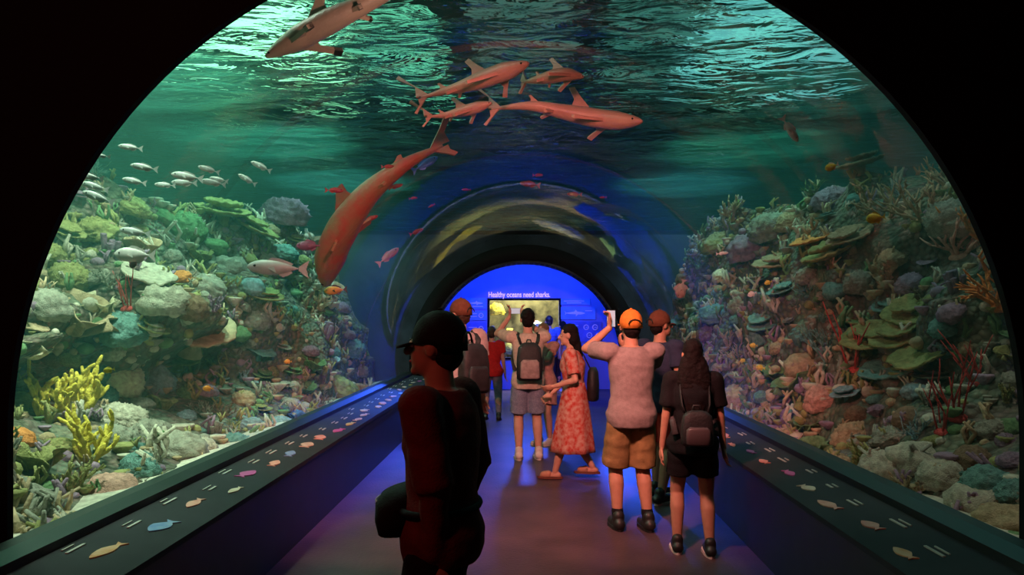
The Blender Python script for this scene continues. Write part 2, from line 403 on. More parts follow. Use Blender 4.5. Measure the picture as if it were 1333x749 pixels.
def console(side):
    nm = 'left' if side < 0 else 'right'
    prof = [(1.67, 0.0), (1.67, 0.565), (1.655, 0.575), (1.655, 0.605), (2.06, 0.645), (2.06, 0.70), (2.13, 0.70), (2.42, 0.50), (2.42, 0.0)]
    def ring(Y, pts): return [(xoff(Y) + side * a, Y, b) for a, b in pts]
    root = empty('reading_console', (0, 0, 0))
    tag(root, 'long dark console with fish pictures along the %s glass wall' % ('bright reef' if side < 0 else 'dim reef'), 'console')
    mb = MB(); mb.rings([ring(Y, [(1.67, 0), (1.67, .575), (2.40, .575), (2.40, 0)]) for Y in np.linspace(2.3, Y2 - 0.02, 14)]); build('plinth', mb, M_plinth, root, False)
    mb = MB(); mb.rings([ring(Y, [(1.645, .572), (1.645, .602), (2.06, .650), (2.06, .572)]) for Y in np.linspace(2.3, Y2 - 0.02, 14)]); build('graphic_rail', mb, M_rail, root, False)
    mb = MB(); mb.rings([ring(Y, [(2.05, .58), (2.05, .69), (2.12, .72), (2.20, .72), (2.20, .58)]) for Y in np.linspace(2.3, Y2 - 0.02, 14)]); build('glass_rim', mb, M_rim, root, False)
    rnd = random.Random(3 + side)
    def surf(d, Y): return (xoff(Y) + side * d, Y, 0.604 + 0.048 * (d - 1.645) / 0.415)
    k = 0; Y = 3.35
    while Y < 13.1:
        L = rnd.uniform(0.15, 0.24); d0 = rnd.uniform(1.74, 1.86); flip = rnd.choice((-1, 1)); fat = rnd.uniform(.7, 1.3)
        m = PICS[(k * 3 + rnd.randrange(3)) % len(PICS)] if rnd.random() < .65 else PICS[rnd.choice((0, 3, 4))]
        mb = MB(); t = rnd.uniform(-.2, .2); top = []; bot = []
        for (a, b) in FISH_OUT:
            y = (a * math.cos(t) - b * fat * math.sin(t)) * L * flip; x = (a * math.sin(t) + b * fat * math.cos(t)) * L
            q = surf(d0 + x, Y + y); top.append((q[0], q[1], q[2] + .004)); bot.append((q[0], q[1], q[2] - .004))
        mb.rings([bot, top]); build('fish_picture', mb, m, root, False)
        for r in range(2):
            a = d0 + 0.13 + r * 0.035; L2 = rnd.uniform(.09, .16) * (1 if r == 0 else .8)
            q = surf(a, Y - .02); mb = MB(); mb.box((q[0], q[1], q[2] + .001), (0.014 if r == 0 else .008, L2, .006)); build('caption', mb, M_cap, root, False)
        Y += rnd.uniform(.34, .46); k += 1
console(-1); console(1)

# ------------------------------------------------------------------ the far room
M_bluewall = mat('blue_wall_paint', (0.16, 0.22, 0.62), 0.7, var=0.1, scale=1.5)
M_panel = mat('blue_panel_print', (0.10, 0.32, 0.85), 0.5, var=0.2, scale=4)
M_panel2 = mat('deep_blue_panel_print', (0.06, 0.14, 0.6), 0.5, var=0.2, scale=4)
M_print = mat('pale_print', (0.75, 0.70, 0.85), 0.6)
M_letter = mat('pale_pink_letters', (0.95, 0.72, 0.70), 0.6, emit=(1.0, 0.55, 0.55), estr=0.7)  # printed letters made to glow a little so they stay bright
YB = 17.6
mb = MB()
WX0, WX1, WZ0, WZ1 = at(637, 0, YB).x, at(728, 0, YB).x, 0.75, at(0, 391, YB).z
for (x0, x1, z0, z1) in ((-4.2, WX0, 0, 3.2), (WX1, 4.6, 0, 3.2), (WX0, WX1, WZ1, 3.2), (WX0, WX1, 0, WZ0)):
    mb.box(((x0 + x1) / 2, YB + .1, (z0 + z1) / 2), (x1 - x0, .2, z1 - z0))
tag(build('wall_end', mb, M_bluewall, smooth=False), kind='structure')
for x, nm in ((-4.3, 'wall_room_left'), (4.7, 'wall_room_right')):
    mb = MB(); mb.box((x, 15.85, 1.6), (.2, 3.6, 3.2)); tag(build(nm, mb, M_bluewall, smooth=False), kind='structure')
mb = MB(); mb.box((0.2, 15.9, 3.28), (9.4, 3.9, .12)); tag(build('ceiling', mb, M_black, smooth=False), kind='structure')
# viewing window into the next tank: frame, pane, lit rock and plants behind
win = empty('window_1', ((WX0 + WX1) / 2, YB, WZ0)); tag(win, kind='structure')
WW, WH = WX1 - WX0, WZ1 - WZ0
mb = MB()
for (cx, cz, dx, dz) in ((-WW / 2 - .02, WH / 2, .05, WH + .09), (WW / 2 + .02, WH / 2, .05, WH + .09), (0, -.02, WW, .05), (0, WH + .02, WW, .05)): mb.box((cx, 0, cz), (dx, .06, dz))
build('window_frame', mb, M_black, win, False)
mb = MB(); mb.box((0, .08, WH / 2), (WW, .02, WH)); build('pane', mb, M_acr, win, False)
mb = MB(); mb.box((0, 2.2, WH / 2), (WW + 3.2, .1, WH + 1.6)); mb.box((0, 1.2, -.5), (WW + 3.2, 2.1, .1)); build('tank_backdrop', mb, mat('window_tank_rock', (0.10, 0.09, 0.05), 0.9, var=.8, scale=3, bump=1, bscale=4), win, False)
lamp('window_tank_lamp', 'AREA', (0.25, YB + 1.0, 3.0), (0.25, YB + 1.5, 0.5), (1.0, 0.9, 0.55), 190, 1.2)
# lettering
def text(body, loc, size, m, parent, name, ext=.006, align='CENTER', sx=1.0):
    c = bpy.data.curves.new(name, 'FONT'); c.body = body; c.size = size; c.extrude = ext; c.align_x = align; c.offset = size * .012
    o = bpy.data.objects.new('tmp', c); COL.objects.link(o)
    dg = bpy.context.evaluated_depsgraph_get(); me = bpy.data.meshes.new_from_object(o.evaluated_get(dg)); bpy.data.objects.remove(o); bpy.data.curves.remove(c)
    ob = link(name, me, m, parent); ob.location = loc; ob.rotation_euler = (PI / 2, 0, 0); ob.scale = (sx, 1, 1); return ob
p = at(676, 387, YB)
tx = text('Healthy oceans need sharks.', (p.x, YB - .03, p.z), 0.155, M_letter, None, 'wall_lettering')
wd = max(v.co.x for v in tx.data.vertices) - min(v.co.x for v in tx.data.vertices); tx.scale = (80 * YB / F / wd, 1.15, 1)
tag(tx, 'pale pink wall lettering above the viewing window in the blue room', 'lettering')
SHARK2D = [(-.5, .10), (-.40, .02), (-.2, .05), (-.02, .075), (.05, .17), (.12, .08), (.3, .06), (.46, .02), (.5, 0), (.44, -.03), (.3, -.06), (.16, -.06), (.06, -.15), (.06, -.05), (-.2, -.04), (-.4, -.01), (-.47, -.09), (-.44, .02)]
def flat(name, pts, c, size, m, parent, sx=1):
    mb = MB(); mb.rings([[(c[0] + sx * a * size, -.025, c[1] + b * size) for a, b in pts], [(c[0] + sx * a * size, -.01, c[1] + b * size) for a, b in pts]]); return build(name, mb, m, parent, False)
def panel(px0, py0, px1, py1, label, m, marks):
    a, b = at(px0, py0, YB), at(px1, py1, YB); wd, h = b.x - a.x, a.z - b.z
    r = empty('wall_panel', ((a.x + b.x) / 2, YB - .02, b.z)); tag(r, label, 'panel')
    mb = MB(); mb.box((0, 0, h / 2), (wd, .03, h)); build('board', mb, m, r, False)
    for k in marks:
        if k[0] == 'shark': flat('shark_print', SHARK2D, (k[1] * wd, k[2] * h), k[3] * wd, M_print, r)
        if k[0] == 'line': mb = MB(); mb.box((k[1] * wd, -.02, k[2] * h), (k[3] * wd, .012, .016)); build('caption', mb, M_print, r, False)
        if k[0] == 'ring':
            mb = MB(); R = k[3]; mb.tube([(k[1] * wd + R * math.cos(t), -.02, k[2] * h + R * math.sin(t)) for t in np.linspace(0, 2 * PI, 17)], .014, 6); build('icon_ring', mb, M_print, r)
            flat('icon_mark', SHARK2D, (k[1] * wd, k[2] * h), R * 1.4, M_print, r)
panel(606, 388, 633, 402, 'upper small blue panel with pale shark left of the viewing window', M_panel, [('shark', 0, .5, .7), ('line', .1, .2, .5)])
panel(606, 405, 633, 417, 'blue panel with round icon under the small shark panel', M_panel, [('ring', .25, .5, .05), ('line', -.15, .7, .4), ('line', -.15, .4, .4)])
panel(606, 420, 633, 436, 'lower blue panel with round icon left of the viewing window', M_panel2, [('ring', .25, .5, .05), ('line', -.15, .6, .4)])
panel(730, 389, 768, 397, 'thin blue title panel right of the viewing window', M_panel, [('line', -.05, .6, .7), ('line', -.05, .3, .5)])
panel(730, 400, 775, 416, 'blue panel with long pale shark right of the viewing window', M_panel, [('shark', -.1, .5, .6), ('line', .3, .7, .2)])
panel(730, 419, 783, 445, 'deep blue panel with four round icons under the shark panel', M_panel2, [('ring', .12, .72, .055), ('ring', .34, .72, .06), ('ring', .2, .32, .06), ('ring', .42, .32, .05), ('line', -.25, .8, .35), ('line', -.25, .6, .3), ('line', -.25, .4, .33)])

# ------------------------------------------------------------------ corals, sponges and boulders
def nz(p, s=1.0, o=0.0): return noise.noise(Vector((p[0] * s + o, p[1] * s + o * 1.7, p[2] * s - o)))
def dome(seed, kind, n=44, m=20):
    mb = MB(); rings = []; rnd = random.Random(seed); ox = rnd.uniform(0, 50); sq = rnd.uniform(.55, .9); ex = rnd.uniform(.8, 1.25)
    for i in range(m):
        t = (PI * 0.62) * (i + .35) / (m - .65); ring = []
        for j in range(n):
            a = 2 * PI * j / n; d = Vector((math.sin(t) * math.cos(a), math.sin(t) * math.sin(a), math.cos(t)))
            r = 1 + 0.16 * nz(d, 1.6, ox)
            if kind == 'cauliflower':
                v, _ = noise.voronoi(d * 4.2 + Vector((ox, 0, 0))); r += 0.24 * (0.55 - v[0]) + .05 * nz(d, 14, ox)
            elif kind == 'brain': r += 0.035 * math.sin(14 * nz(d, 1.9, ox) + 3 * nz(d, 6, ox))
            elif kind == 'bush':
                v, _ = noise.voronoi(d * 7.5 + Vector((ox, 3, 0))); r += 0.42 * max(0, 0.45 - v[0]) + .10 * nz(d, 9, ox)
            ring.append((d.x * r * .5 * ex, d.y * r * .5, d.z * r * .5 * sq))
        rings.append(ring)
    mb.rings(rings); return {'colony': mb.mesh(kind + '_colony')}
def table(seed):
    rnd = random.Random(seed); out = {}; ox = rnd.uniform(0, 50)
    mb = MB(); mb.tube([(0, 0, -.15), (0.02, 0, .05), (0, 0, .2)], [.16, .08, .13], 10); out['stalk'] = mb.mesh('stalk')
    for l in range(rnd.choice((1, 2, 2))):
        mb = MB(); n = 56; top = []; cx, cy = rnd.uniform(-.15, .15) * l, rnd.uniform(-.15, .15) * l; sc = 1 - .35 * l
        def rad(a): return .5 * sc * (1 + .18 * noise.noise(Vector((math.cos(a) * 1.4 + ox + l, math.sin(a) * 1.4, ox))) + .05 * noise.noise(Vector((math.cos(a) * 9, math.sin(a) * 9, ox))))
        for u, z in ((.04, -.02), (.5, -.01), (.92, .045), (1.0, .075), (.97, .10), (.8, .075), (.5, .045), (.04, .03)):
            top.append([(cx + rad(2 * PI * j / n) * u * math.cos(2 * PI * j / n), cy + rad(2 * PI * j / n) * u * math.sin(2 * PI * j / n),
                         .19 + .12 * l + z + .035 * nz((math.cos(2 * PI * j / n) * u, math.sin(2 * PI * j / n) * u, l), 7, ox) * (1 if z > .02 else .4)) for j in range(n)])
        mb.rings(top); out['plate' if l == 0 else 'upper_plate'] = mb.mesh('plate')
    return out
def branchy(seed, style):
    rnd = random.Random(seed); mb = MB()
    def grow(p, d, L, r, depth):
        q = [Vector(p)]; rr = [r]; dd = Vector(d)
        for k in range(3):
            dd = (dd + Vector((rnd.uniform(-1, 1), rnd.uniform(-1, 1), rnd.uniform(-.5, .8))) * (.22 if style != 'whip' else .1)).normalized()
            q.append(q[-1] + dd * (L / 3)); rr.append(r * (1 - .22 * (k + 1)) if style != 'finger' else r * (1.0, 1.12, .62)[k])
        if style == 'finger': pass
        mb.tube(q, rr, 6)
        if depth > 0:
            for k in range(rnd.choice((2, 3)) if style != 'whip' else 2):
                b = q[rnd.choice((1, 2, 3))]; nd = (dd + Vector((rnd.uniform(-1, 1), rnd.uniform(-1, 1), rnd.uniform(-.3, .9))) * (1.0 if style == 'stag' else .8 if style == 'finger' else .5)).normalized()
                grow(b, nd, L * rnd.uniform(.55, .8), r * .72, depth - 1)
    nb = {'stag': 7, 'finger': 6, 'whip': 4}[style]
    for i in range(nb):
        a = 2 * PI * i / nb + rnd.uniform(-.4, .4); tilt = {'stag': .9, 'finger': .55, 'whip': .22}[style]
        grow((0.06 * math.cos(a), .06 * math.sin(a), 0), Vector((math.cos(a) * tilt, math.sin(a) * tilt, 1)).normalized(), rnd.uniform(.32, .45) if style != 'whip' else rnd.uniform(.5, .7), {'stag': .035, 'finger': .05, 'whip': .022}[style], 2 if style != 'whip' else 1)
    b = MB(); b.ell((0, 0, -.02), (.16, .15, .08)); return {'base': b.mesh('base'), 'branches': mb.mesh('branches')}
def fan(seed):
    rnd = random.Random(seed); mb = MB()
    def grow(p, ang, L, r, depth):
        q = (p[0] + math.sin(ang) * L, p[1] + rnd.uniform(-.02, .02), p[2] + math.cos(ang) * L)
        mb.tube([p, ((p[0] + q[0]) / 2, (p[1] + q[1]) / 2 + .008, (p[2] + q[2]) / 2), q], [r, r * .9, r * .75], 5)
        if depth: 
            for s in (-1, 1): grow(q, ang + s * rnd.uniform(.18, .5), L * rnd.uniform(.7, .92), r * .75, depth - 1)
    for s in (-.35, 0, .35): grow((0, 0, 0), s, .22, .022, 4)
    b = MB(); b.ell((0, 0, -.01), (.09, .08, .06)); return {'base': b.mesh('base'), 'branches': mb.mesh('branches')}
def leafy(seed):
    rnd = random.Random(seed); out = {}
    for k in range(5):
        mb = MB(); a0 = k * 1.26 + rnd.uniform(-.3, .3); W = rnd.uniform(.28, .42); H = rnd.uniform(.3, .5); n = 12; rows = []; ph = rnd.uniform(0, 6)
        for th in (0, .022):
            for i in range(7):
                u = i / 6; row = []
                for j in range(n + 1):
                    w = (j / n - .5) * 2; x = w * W * (.35 + .65 * u ** .6) * (1 - .12 * u); y = .10 + .24 * u ** 1.5 + .055 * u * math.sin(5 * w + ph) + th; z = H * u * (1 - .22 * w * w) - .03
                    row.append((x * math.cos(a0) - y * math.sin(a0), x * math.sin(a0) + y * math.cos(a0), z))
                rows.append(row)
        front, back = rows[:7], rows[7:]; loop = front + back[::-1]; mb.rings([[r[j] for r in loop] for j in range(n + 1)])
        out['leaf' + '_' * k] = mb.mesh('leaf')
    return out
def tubes(seed):
    rnd = random.Random(seed); out = {}
    for k in range(6):
        mb = MB(); a = k * 1.05 + rnd.uniform(-.2, .2); d = rnd.uniform(.08, .2) if k else 0; h = rnd.uniform(.3, .62); r = rnd.uniform(.06, .095); t = rnd.uniform(0, .25)
        x, y = d * math.cos(a), d * math.sin(a)
        mb.tube([(x, y, -.05), (x * 1.2, y * 1.2, h * .5), (x * (1.3 + t), y * (1.3 + t), h * .95), (x * (1.3 + t), y * (1.3 + t), h), (x * (1.3 + t), y * (1.3 + t), h * .97), (x * 1.2, y * 1.2, h * .6)], [r * .8, r, r * 1.1, r * .95, r * .75, r * .6], 12)
        out['tube' + '_' * k] = mb.mesh('tube')
    return out
def boulder(seed):
    mb = MB(); rings = []; rnd = random.Random(seed); ox = rnd.uniform(0, 60)
    for i in range(16):
        t = PI * (i + .3) / 15.6; ring = []
        for j in range(26):
            a = 2 * PI * j / 26; d = Vector((math.sin(t) * math.cos(a), math.sin(t) * math.sin(a), math.cos(t)))
            r = 1 + .3 * nz(d, 1.3, ox) + .14 * nz(d, 3.5, ox) + .05 * nz(d, 9, ox); ring.append((d.x * r * .5, d.y * r * .42, d.z * r * .32 + .1))
        rings.append(ring)
    mb.rings(rings); return {'colony': mb.mesh('rock')}
VAR = {'cauliflower': [dome(i, 'cauliflower') for i in range(4)], 'brain': [dome(20 + i, 'brain') for i in range(3)], 'bush': [dome(40 + i, 'bush', 60, 26) for i in range(4)],
       'table': [table(60 + i) for i in range(4)], 'stag': [branchy(80 + i, 'stag') for i in range(4)], 'finger': [branchy(100 + i, 'finger') for i in range(4)],
       'whip': [branchy(120 + i, 'whip') for i in range(2)], 'fan': [fan(140 + i) for i in range(2)], 'leafy': [leafy(160 + i) for i in range(3)],
       'tubes': [tubes(180 + i) for i in range(3)], 'boulder': [boulder(200 + i) for i in range(4)]}
NAME = {'cauliflower': ('cauliflower_coral', 'knobbly cauliflower coral', 'coral'), 'brain': ('brain_coral', 'rounded brain coral', 'coral'), 'bush': ('bushy_coral', 'bushy stony coral', 'coral'),
        'table': ('table_coral', 'flat table coral', 'coral'), 'stag': ('staghorn_coral', 'spiky staghorn coral', 'coral'), 'finger': ('finger_coral', 'thick-fingered soft coral', 'coral'),
        'whip': ('sea_whip', 'thin upright sea whip', 'coral'), 'fan': ('sea_fan', 'lacy sea fan', 'coral'), 'leafy': ('leaf_coral', 'wavy leaf coral', 'coral'),
        'tubes': ('tube_sponge', 'cluster of tube sponges', 'sponge'), 'boulder': ('boulder', 'rough reef boulder', 'rock')}
CC = {'grey': (.26, .27, .22), 'pale': (.46, .45, .36), 'tan': (.40, .31, .19), 'brown': (.20, .13, .08), 'olive': (.26, .27, .10), 'green': (.13, .25, .11), 'teal': (.13, .28, .26),
      'yellow': (.62, .52, .07), 'orange': (.72, .26, .07), 'pink': (.55, .32, .26), 'red': (.50, .05, .05), 'blue': (.10, .26, .60), 'mauve': (.26, .18, .26), 'bluegrey': (.22, .34, .38), 'cream': (.72, .64, .44)}
def cmat(c): return mat('coral_' + c, CC[c], 0.85, color2=tuple(min(1, x * 1.5 + .03) for x in CC[c]), scale=9, bump=.8, bscale=34, spec=.2)
PLACED = []; THINGS = []
def place(px, py, kind, colr, wpx, group=None, where=None, rz=None, tilt=0, lean=None, stretch=1.0, detail=''):
    d = ray(px, py).normalized(); side = -1 if px < XV else 1
    hit = REEF[side].ray_cast(Vector((0, 0, CH)) + d * 2.0, d)
    if hit[0] is None or hit[0].y > 13.1: return None
    p, nrm = hit[0], hit[1]; size = wpx * p.y / F
    if nrm.dot(d) > 0: nrm = -nrm
    v = VAR[kind][random.randrange(len(VAR[kind]))]; nm, lb, cat = NAME[kind]
    lab = '%s %s %s' % (colr.replace('bluegrey', 'blue-grey').replace('pale', 'pale grey'), lb, where or ('on the bright reef' if side < 0 else 'on the dim reef'))
    if detail: lab = detail
    m = cmat(colr); up = (Vector((0, 0, 1)) * 1.0 + nrm * .55)
    if lean: up = Vector(lean)
    quat = up.normalized().to_track_quat('Z', 'Y'); rz = random.uniform(0, 6.28) if rz is None else rz
    rot = (quat.to_matrix().to_4x4() @ Matrix.Rotation(rz, 4, 'Z')).to_euler()
    loc = p - nrm * (size * .04)
    keys = list(v.keys())
    if len(keys) == 1:
        o = link(nm, v[keys[0]], m)
    else:
        o = empty(nm, loc)
        for k in keys: link(k.rstrip('_'), v[k], m, o)
    o.location = loc; o.rotation_euler = rot; o.scale = (size, size, size * stretch)
    tag(o, lab, cat, group or ('%s on the %s reef' % (lab.split(' on ')[0], 'bright' if side < 0 else 'dim')))
    PLACED.append((px, py, wpx)); THINGS.append((o, p, colr, kind, size)); return o

# corals read off the photograph
for a in [  # bright reef
    (62, 545, 'finger', 'yellow', 85), (100, 540, 'finger', 'yellow', 100), (118, 600, 'finger', 'yellow', 90), (95, 640, 'finger', 'olive', 60),
    (158, 498, 'cauliflower', 'cream', 62), (158, 545, 'bush', 'pale', 66), (150, 575, 'bush', 'grey', 62), (196, 562, 'bush', 'grey', 54), (232, 588, 'cauliflower', 'grey', 78), (262, 588, 'bush', 'pale', 46),
    (182, 612, 'bush', 'teal', 56), (147, 640, 'brain', 'pink', 66), (98, 430, 'leafy', 'tan', 100), (128, 408, 'leafy', 'cream', 60), (36, 465, 'leafy', 'cream', 58), (22, 500, 'brain', 'grey', 40),
    (250, 452, 'table', 'tan', 105), (308, 434, 'brain', 'green', 36), (190, 372, 'table', 'pale', 70), (215, 395, 'cauliflower', 'pale', 66), (160, 430, 'bush', 'teal', 70), (235, 362, 'cauliflower', 'orange', 28),
    (325, 556, 'bush', 'bluegrey', 38), (308, 580, 'bush', 'teal', 46), (350, 574, 'finger', 'tan', 48), (262, 562, 'brain', 'teal', 14), (442, 508, 'bush', 'olive', 56), (472, 515, 'leafy', 'tan', 40),
    (405, 478, 'leafy', 'green', 40), (386, 545, 'leafy', 'blue', 26), (492, 440, 'stag', 'tan', 52), (270, 378, 'cauliflower', 'grey', 50), (345, 395, 'table', 'olive', 46), (330, 375, 'brain', 'bluegrey', 34),
    (90, 365, 'bush', 'olive', 60), (60, 400, 'cauliflower', 'grey', 60), (120, 300, 'bush', 'olive', 60), (170, 270, 'bush', 'olive', 54), (240, 300, 'bush', 'green', 60), (290, 290, 'table', 'olive', 74),
    (370, 280, 'bush', 'mauve', 62), (350, 262, 'table', 'grey', 50), (330, 310, 'table', 'olive', 60), (215, 245, 'bush', 'green', 46), (280, 250, 'bush', 'brown', 50), (42, 610, 'leafy', 'olive', 80), (20, 570, 'brain', 'orange', 50),
    (40, 660, 'boulder', 'grey', 70), (205, 495, 'cauliflower', 'bluegrey', 50), (230, 475, 'table', 'olive', 60), (60, 335, 'bush', 'olive', 50), (300, 350, 'cauliflower', 'grey', 46), (385, 425, 'stag', 'grey', 44), (425, 440, 'tubes', 'mauve', 44), (460, 455, 'bush', 'teal', 36),
    (165, 400, 'whip', 'red', 60), (415, 400, 'stag', 'tan', 40), (430, 380, 'leafy', 'tan', 36), (500, 400, 'bush', 'green', 36), (395, 510, 'leafy', 'green', 36), (480, 480, 'tubes', 'pale', 36), (30, 430, 'table', 'tan', 50),  # the red sea whip here stands in for a visitor's reflection in the acrylic
    # dim reef
    (955, 556, 'brain', 'pink', 34), (985, 562, 'brain', 'pink', 34), (1018, 575, 'bush', 'tan', 50), (960, 520, 'cauliflower', 'tan', 46), (1000, 540, 'tubes', 'tan', 36), (1032, 512, 'leafy', 'green', 60), (1010, 492, 'leafy', 'green', 44),
    (1075, 478, 'fan', 'teal', 80), (1042, 478, 'brain', 'tan', 44), (1068, 522, 'cauliflower', 'pink', 46), (1108, 572, 'bush', 'tan', 52), (1050, 560, 'leafy', 'green', 50), (1060, 590, 'leafy', 'green', 50),
    (1150, 612, 'cauliflower', 'pale', 66), (1188, 604, 'boulder', 'pale', 70), (1225, 622, 'cauliflower', 'pale', 60), (1285, 630, 'cauliflower', 'teal', 66), (1310, 690, 'boulder', 'tan', 80), (1265, 660, 'boulder', 'pale', 70), (1320, 640, 'bush', 'teal', 60), (1120, 610, 'finger', 'olive', 50),
    (1130, 455, 'table', 'olive', 70), (1170, 452, 'table', 'olive', 74), (1205, 478, 'table', 'olive', 84), (1160, 495, 'table', 'teal', 70), (1215, 500, 'table', 'grey', 50), (1190, 420, 'table', 'olive', 70), (1120, 430, 'table', 'olive', 60),
    (1295, 318, 'stag', 'orange', 120), (1300, 395, 'stag', 'orange', 110), (1250, 330, 'stag', 'pink', 100), (1190, 215, 'leafy', 'olive', 100), (1165, 195, 'leafy', 'green', 60), (1150, 285, 'stag', 'tan', 90), (1200, 285, 'stag', 'tan', 90), (1240, 290, 'bush', 'grey', 70), (1235, 240, 'stag', 'tan', 70),
    (1085, 345, 'table', 'olive', 80), (1062, 322, 'table', 'orange', 56), (1110, 320, 'table', 'tan', 60), (1010, 355, 'table', 'tan', 60), (936, 318, 'bush', 'olive', 56), (972, 325, 'cauliflower', 'mauve', 50), (1000, 300, 'bush', 'grey', 60), (1030, 290, 'bush', 'tan', 50), (940, 360, 'cauliflower', 'cream', 28),
    (1120, 225, 'table', 'brown', 60), (1085, 260, 'bush', 'mauve', 60), (930, 410, 'bush', 'teal', 44), (965, 400, 'cauliflower', 'grey', 34), (985, 455, 'leafy', 'teal', 40), (960, 470, 'stag', 'tan', 40), (1000, 430, 'table', 'teal', 50), (1058, 430, 'tubes', 'grey', 40),
    (1110, 480, 'whip', 'red', 90), (1245, 540, 'whip', 'red', 90), (1270, 500, 'whip', 'red', 80), (1225, 560, 'whip', 'red', 70), (1320, 470, 'leafy', 'olive', 50), (1290, 560, 'bush', 'grey', 50), (1180, 545, 'brain', 'brown', 40), (1215, 575, 'brain', 'olive', 28), (1140, 520, 'brain', 'teal', 24), (1150, 370, 'finger', 'tan', 60),
]: place(*a)
# fill between them
FILL_L = ['grey', 'grey', 'olive', 'olive', 'tan', 'pale', 'teal', 'green', 'brown', 'bluegrey', 'mauve']
FILL_R = ['grey', 'olive', 'tan', 'teal', 'brown', 'mauve', 'bluegrey', 'green']
rnd = random.Random(21); n = 0
for t in range(3000):
    if n > 175: break
    side = rnd.random() < .58
    px, py = (rnd.uniform(10, 545), rnd.uniform(225, 640)) if side else (rnd.uniform(880, 1325), rnd.uniform(190, 660))
    wp = rnd.uniform(22, 54) * (1.0 if 250 > px or px > 1080 else .75)
    if any((px - a) ** 2 + (py - b) ** 2 < (.30 * (wp + c)) ** 2 for a, b, c in PLACED): continue
    kind = rnd.choice(['cauliflower', 'bush', 'table', 'table', 'brain', 'stag', 'leafy', 'cauliflower', 'bush', 'boulder', 'tubes', 'finger'])
    if place(px, py, kind, rnd.choice(FILL_L if side else FILL_R), wp): n += 1

# plants in the lit tank behind the viewing window
for k, (dx, dy, dz, kd, c, sz) in enumerate(((-.62, .7, .35, 'leafy', 'yellow', .8), (-.25, 1.1, .1, 'bush', 'olive', .7), (.3, .9, .75, 'bush', 'cream', .42), (.62, 1.0, .2, 'leafy', 'green', .9), (-.7, 1.2, 1.1, 'bush', 'yellow', .5), (.05, 1.4, -.2, 'cauliflower', 'tan', .9))):
    v = VAR[kd][k % len(VAR[kd])]; o = empty('water_plant', ((WX0 + WX1) / 2 + dx, YB + dy, WZ0 + dz)); o.scale = (sz, sz, sz)
    for q in v: link({'colony': 'foliage'}.get(q, q.rstrip('_')), v[q], cmat(c), o)
    tag(o, '%s %s in the lit tank behind the viewing window' % (c, ('leafy clump', 'bushy tuft', 'bushy tuft', 'leafy clump', 'high bushy tuft', 'knobbly mound')[k]), 'plant')
# look-alikes are told apart by their size and by what grows beside them
from collections import defaultdict
by = defaultdict(list)
for t in THINGS: by[t[0]['label']].append(t)
for lab, ts in by.items():
    if len(ts) < 2: continue
    mid = sorted(t[4] for t in ts)[len(ts) // 2]
    for o, p, c, k, sz in ts:
        nb = min((q for q in THINGS if (q[2], q[3]) != (c, k)), key=lambda q: (q[1] - p).length)
        a, b = lab.split(' on the ')
        o['label'] = '%s%s beside %s %s on the %s' % ('large ' if sz > mid * 1.25 else 'small ' if sz < mid * .75 else '', a, nb[2].replace('bluegrey', 'blue-grey').replace('pale', 'pale grey'), NAME[nb[3]][0].replace('_', ' '), b)
# encrusting growth that nobody could count, over both reef walls
for side in (-1, 1):
    mb = MB(); mi = []
    for ci, (cn, cnt) in enumerate((('olive', 900), ('pale', 500), ('grey', 900), ('green', 450), ('mauve', 400), ('tan', 800))):
        rr = random.Random(ci * 7 + side)
        for q in range(cnt):
            Y = 3.4 + 9.6 * rr.random() ** 1.3; u = .03 + .92 * rr.random(); p = reef_point(side, Y, u); r = rr.uniform(.018, .06) * (1 + .3 * (cn == 'pale'))
            if nz(p, 1.6, ci * 9) < -.05 or p.y < 3.45 or p.y > 13.3: continue
            k = rr.randrange(3)
            if k == 0:
                n5 = 6; top = [(p.x + 1.5 * r * math.cos(a) * rr.uniform(.7, 1.2), p.y + 1.5 * r * math.sin(a) * rr.uniform(.7, 1.2), p.z + r * .9) for a in np.linspace(0, 2 * PI, n5 + 1)[:-1]]
                mb.rings([[(p.x, p.y, p.z - r * .3)] * 1 + [(p.x + r * .4 * math.cos(a), p.y + r * .4 * math.sin(a), p.z - r * .3) for a in np.linspace(0, 2 * PI, n5 + 1)[1:-1]], top, [(x * .9 + p.x * .1, y * .9 + p.y * .1, z + r * .25) for x, y, z in top]])
            elif k == 1:
                for b in range(3): mb.tube([p, p + Vector((rr.uniform(-1, 1), rr.uniform(-1, 1), 1.4)) * r * 1.2, p + Vector((rr.uniform(-1, 1), rr.uniform(-1, 1), 2.2)) * r * 1.5], [r * .4, r * .33, r * .2], 5)
            else: mb.ell(p, (r * rr.uniform(.8, 1.5), r * rr.uniform(.8, 1.5), r), None, 7, 5)
        mi += [ci] * (len(mb.f) - len(mi))
    me = mb.mesh('encrusting_growth')
    for cn in ('olive', 'pale', 'grey', 'green', 'mauve', 'tan'): me.materials.append(cmat(cn))
    me.polygons.foreach_set('material_index', mi); o = bpy.data.objects.new('encrusting_growth', me); COL.objects.link(o)
    tag(o, 'encrusting growth of tiny polyps all over the %s reef' % ('bright' if side < 0 else 'dim'), 'growth', kind='stuff')

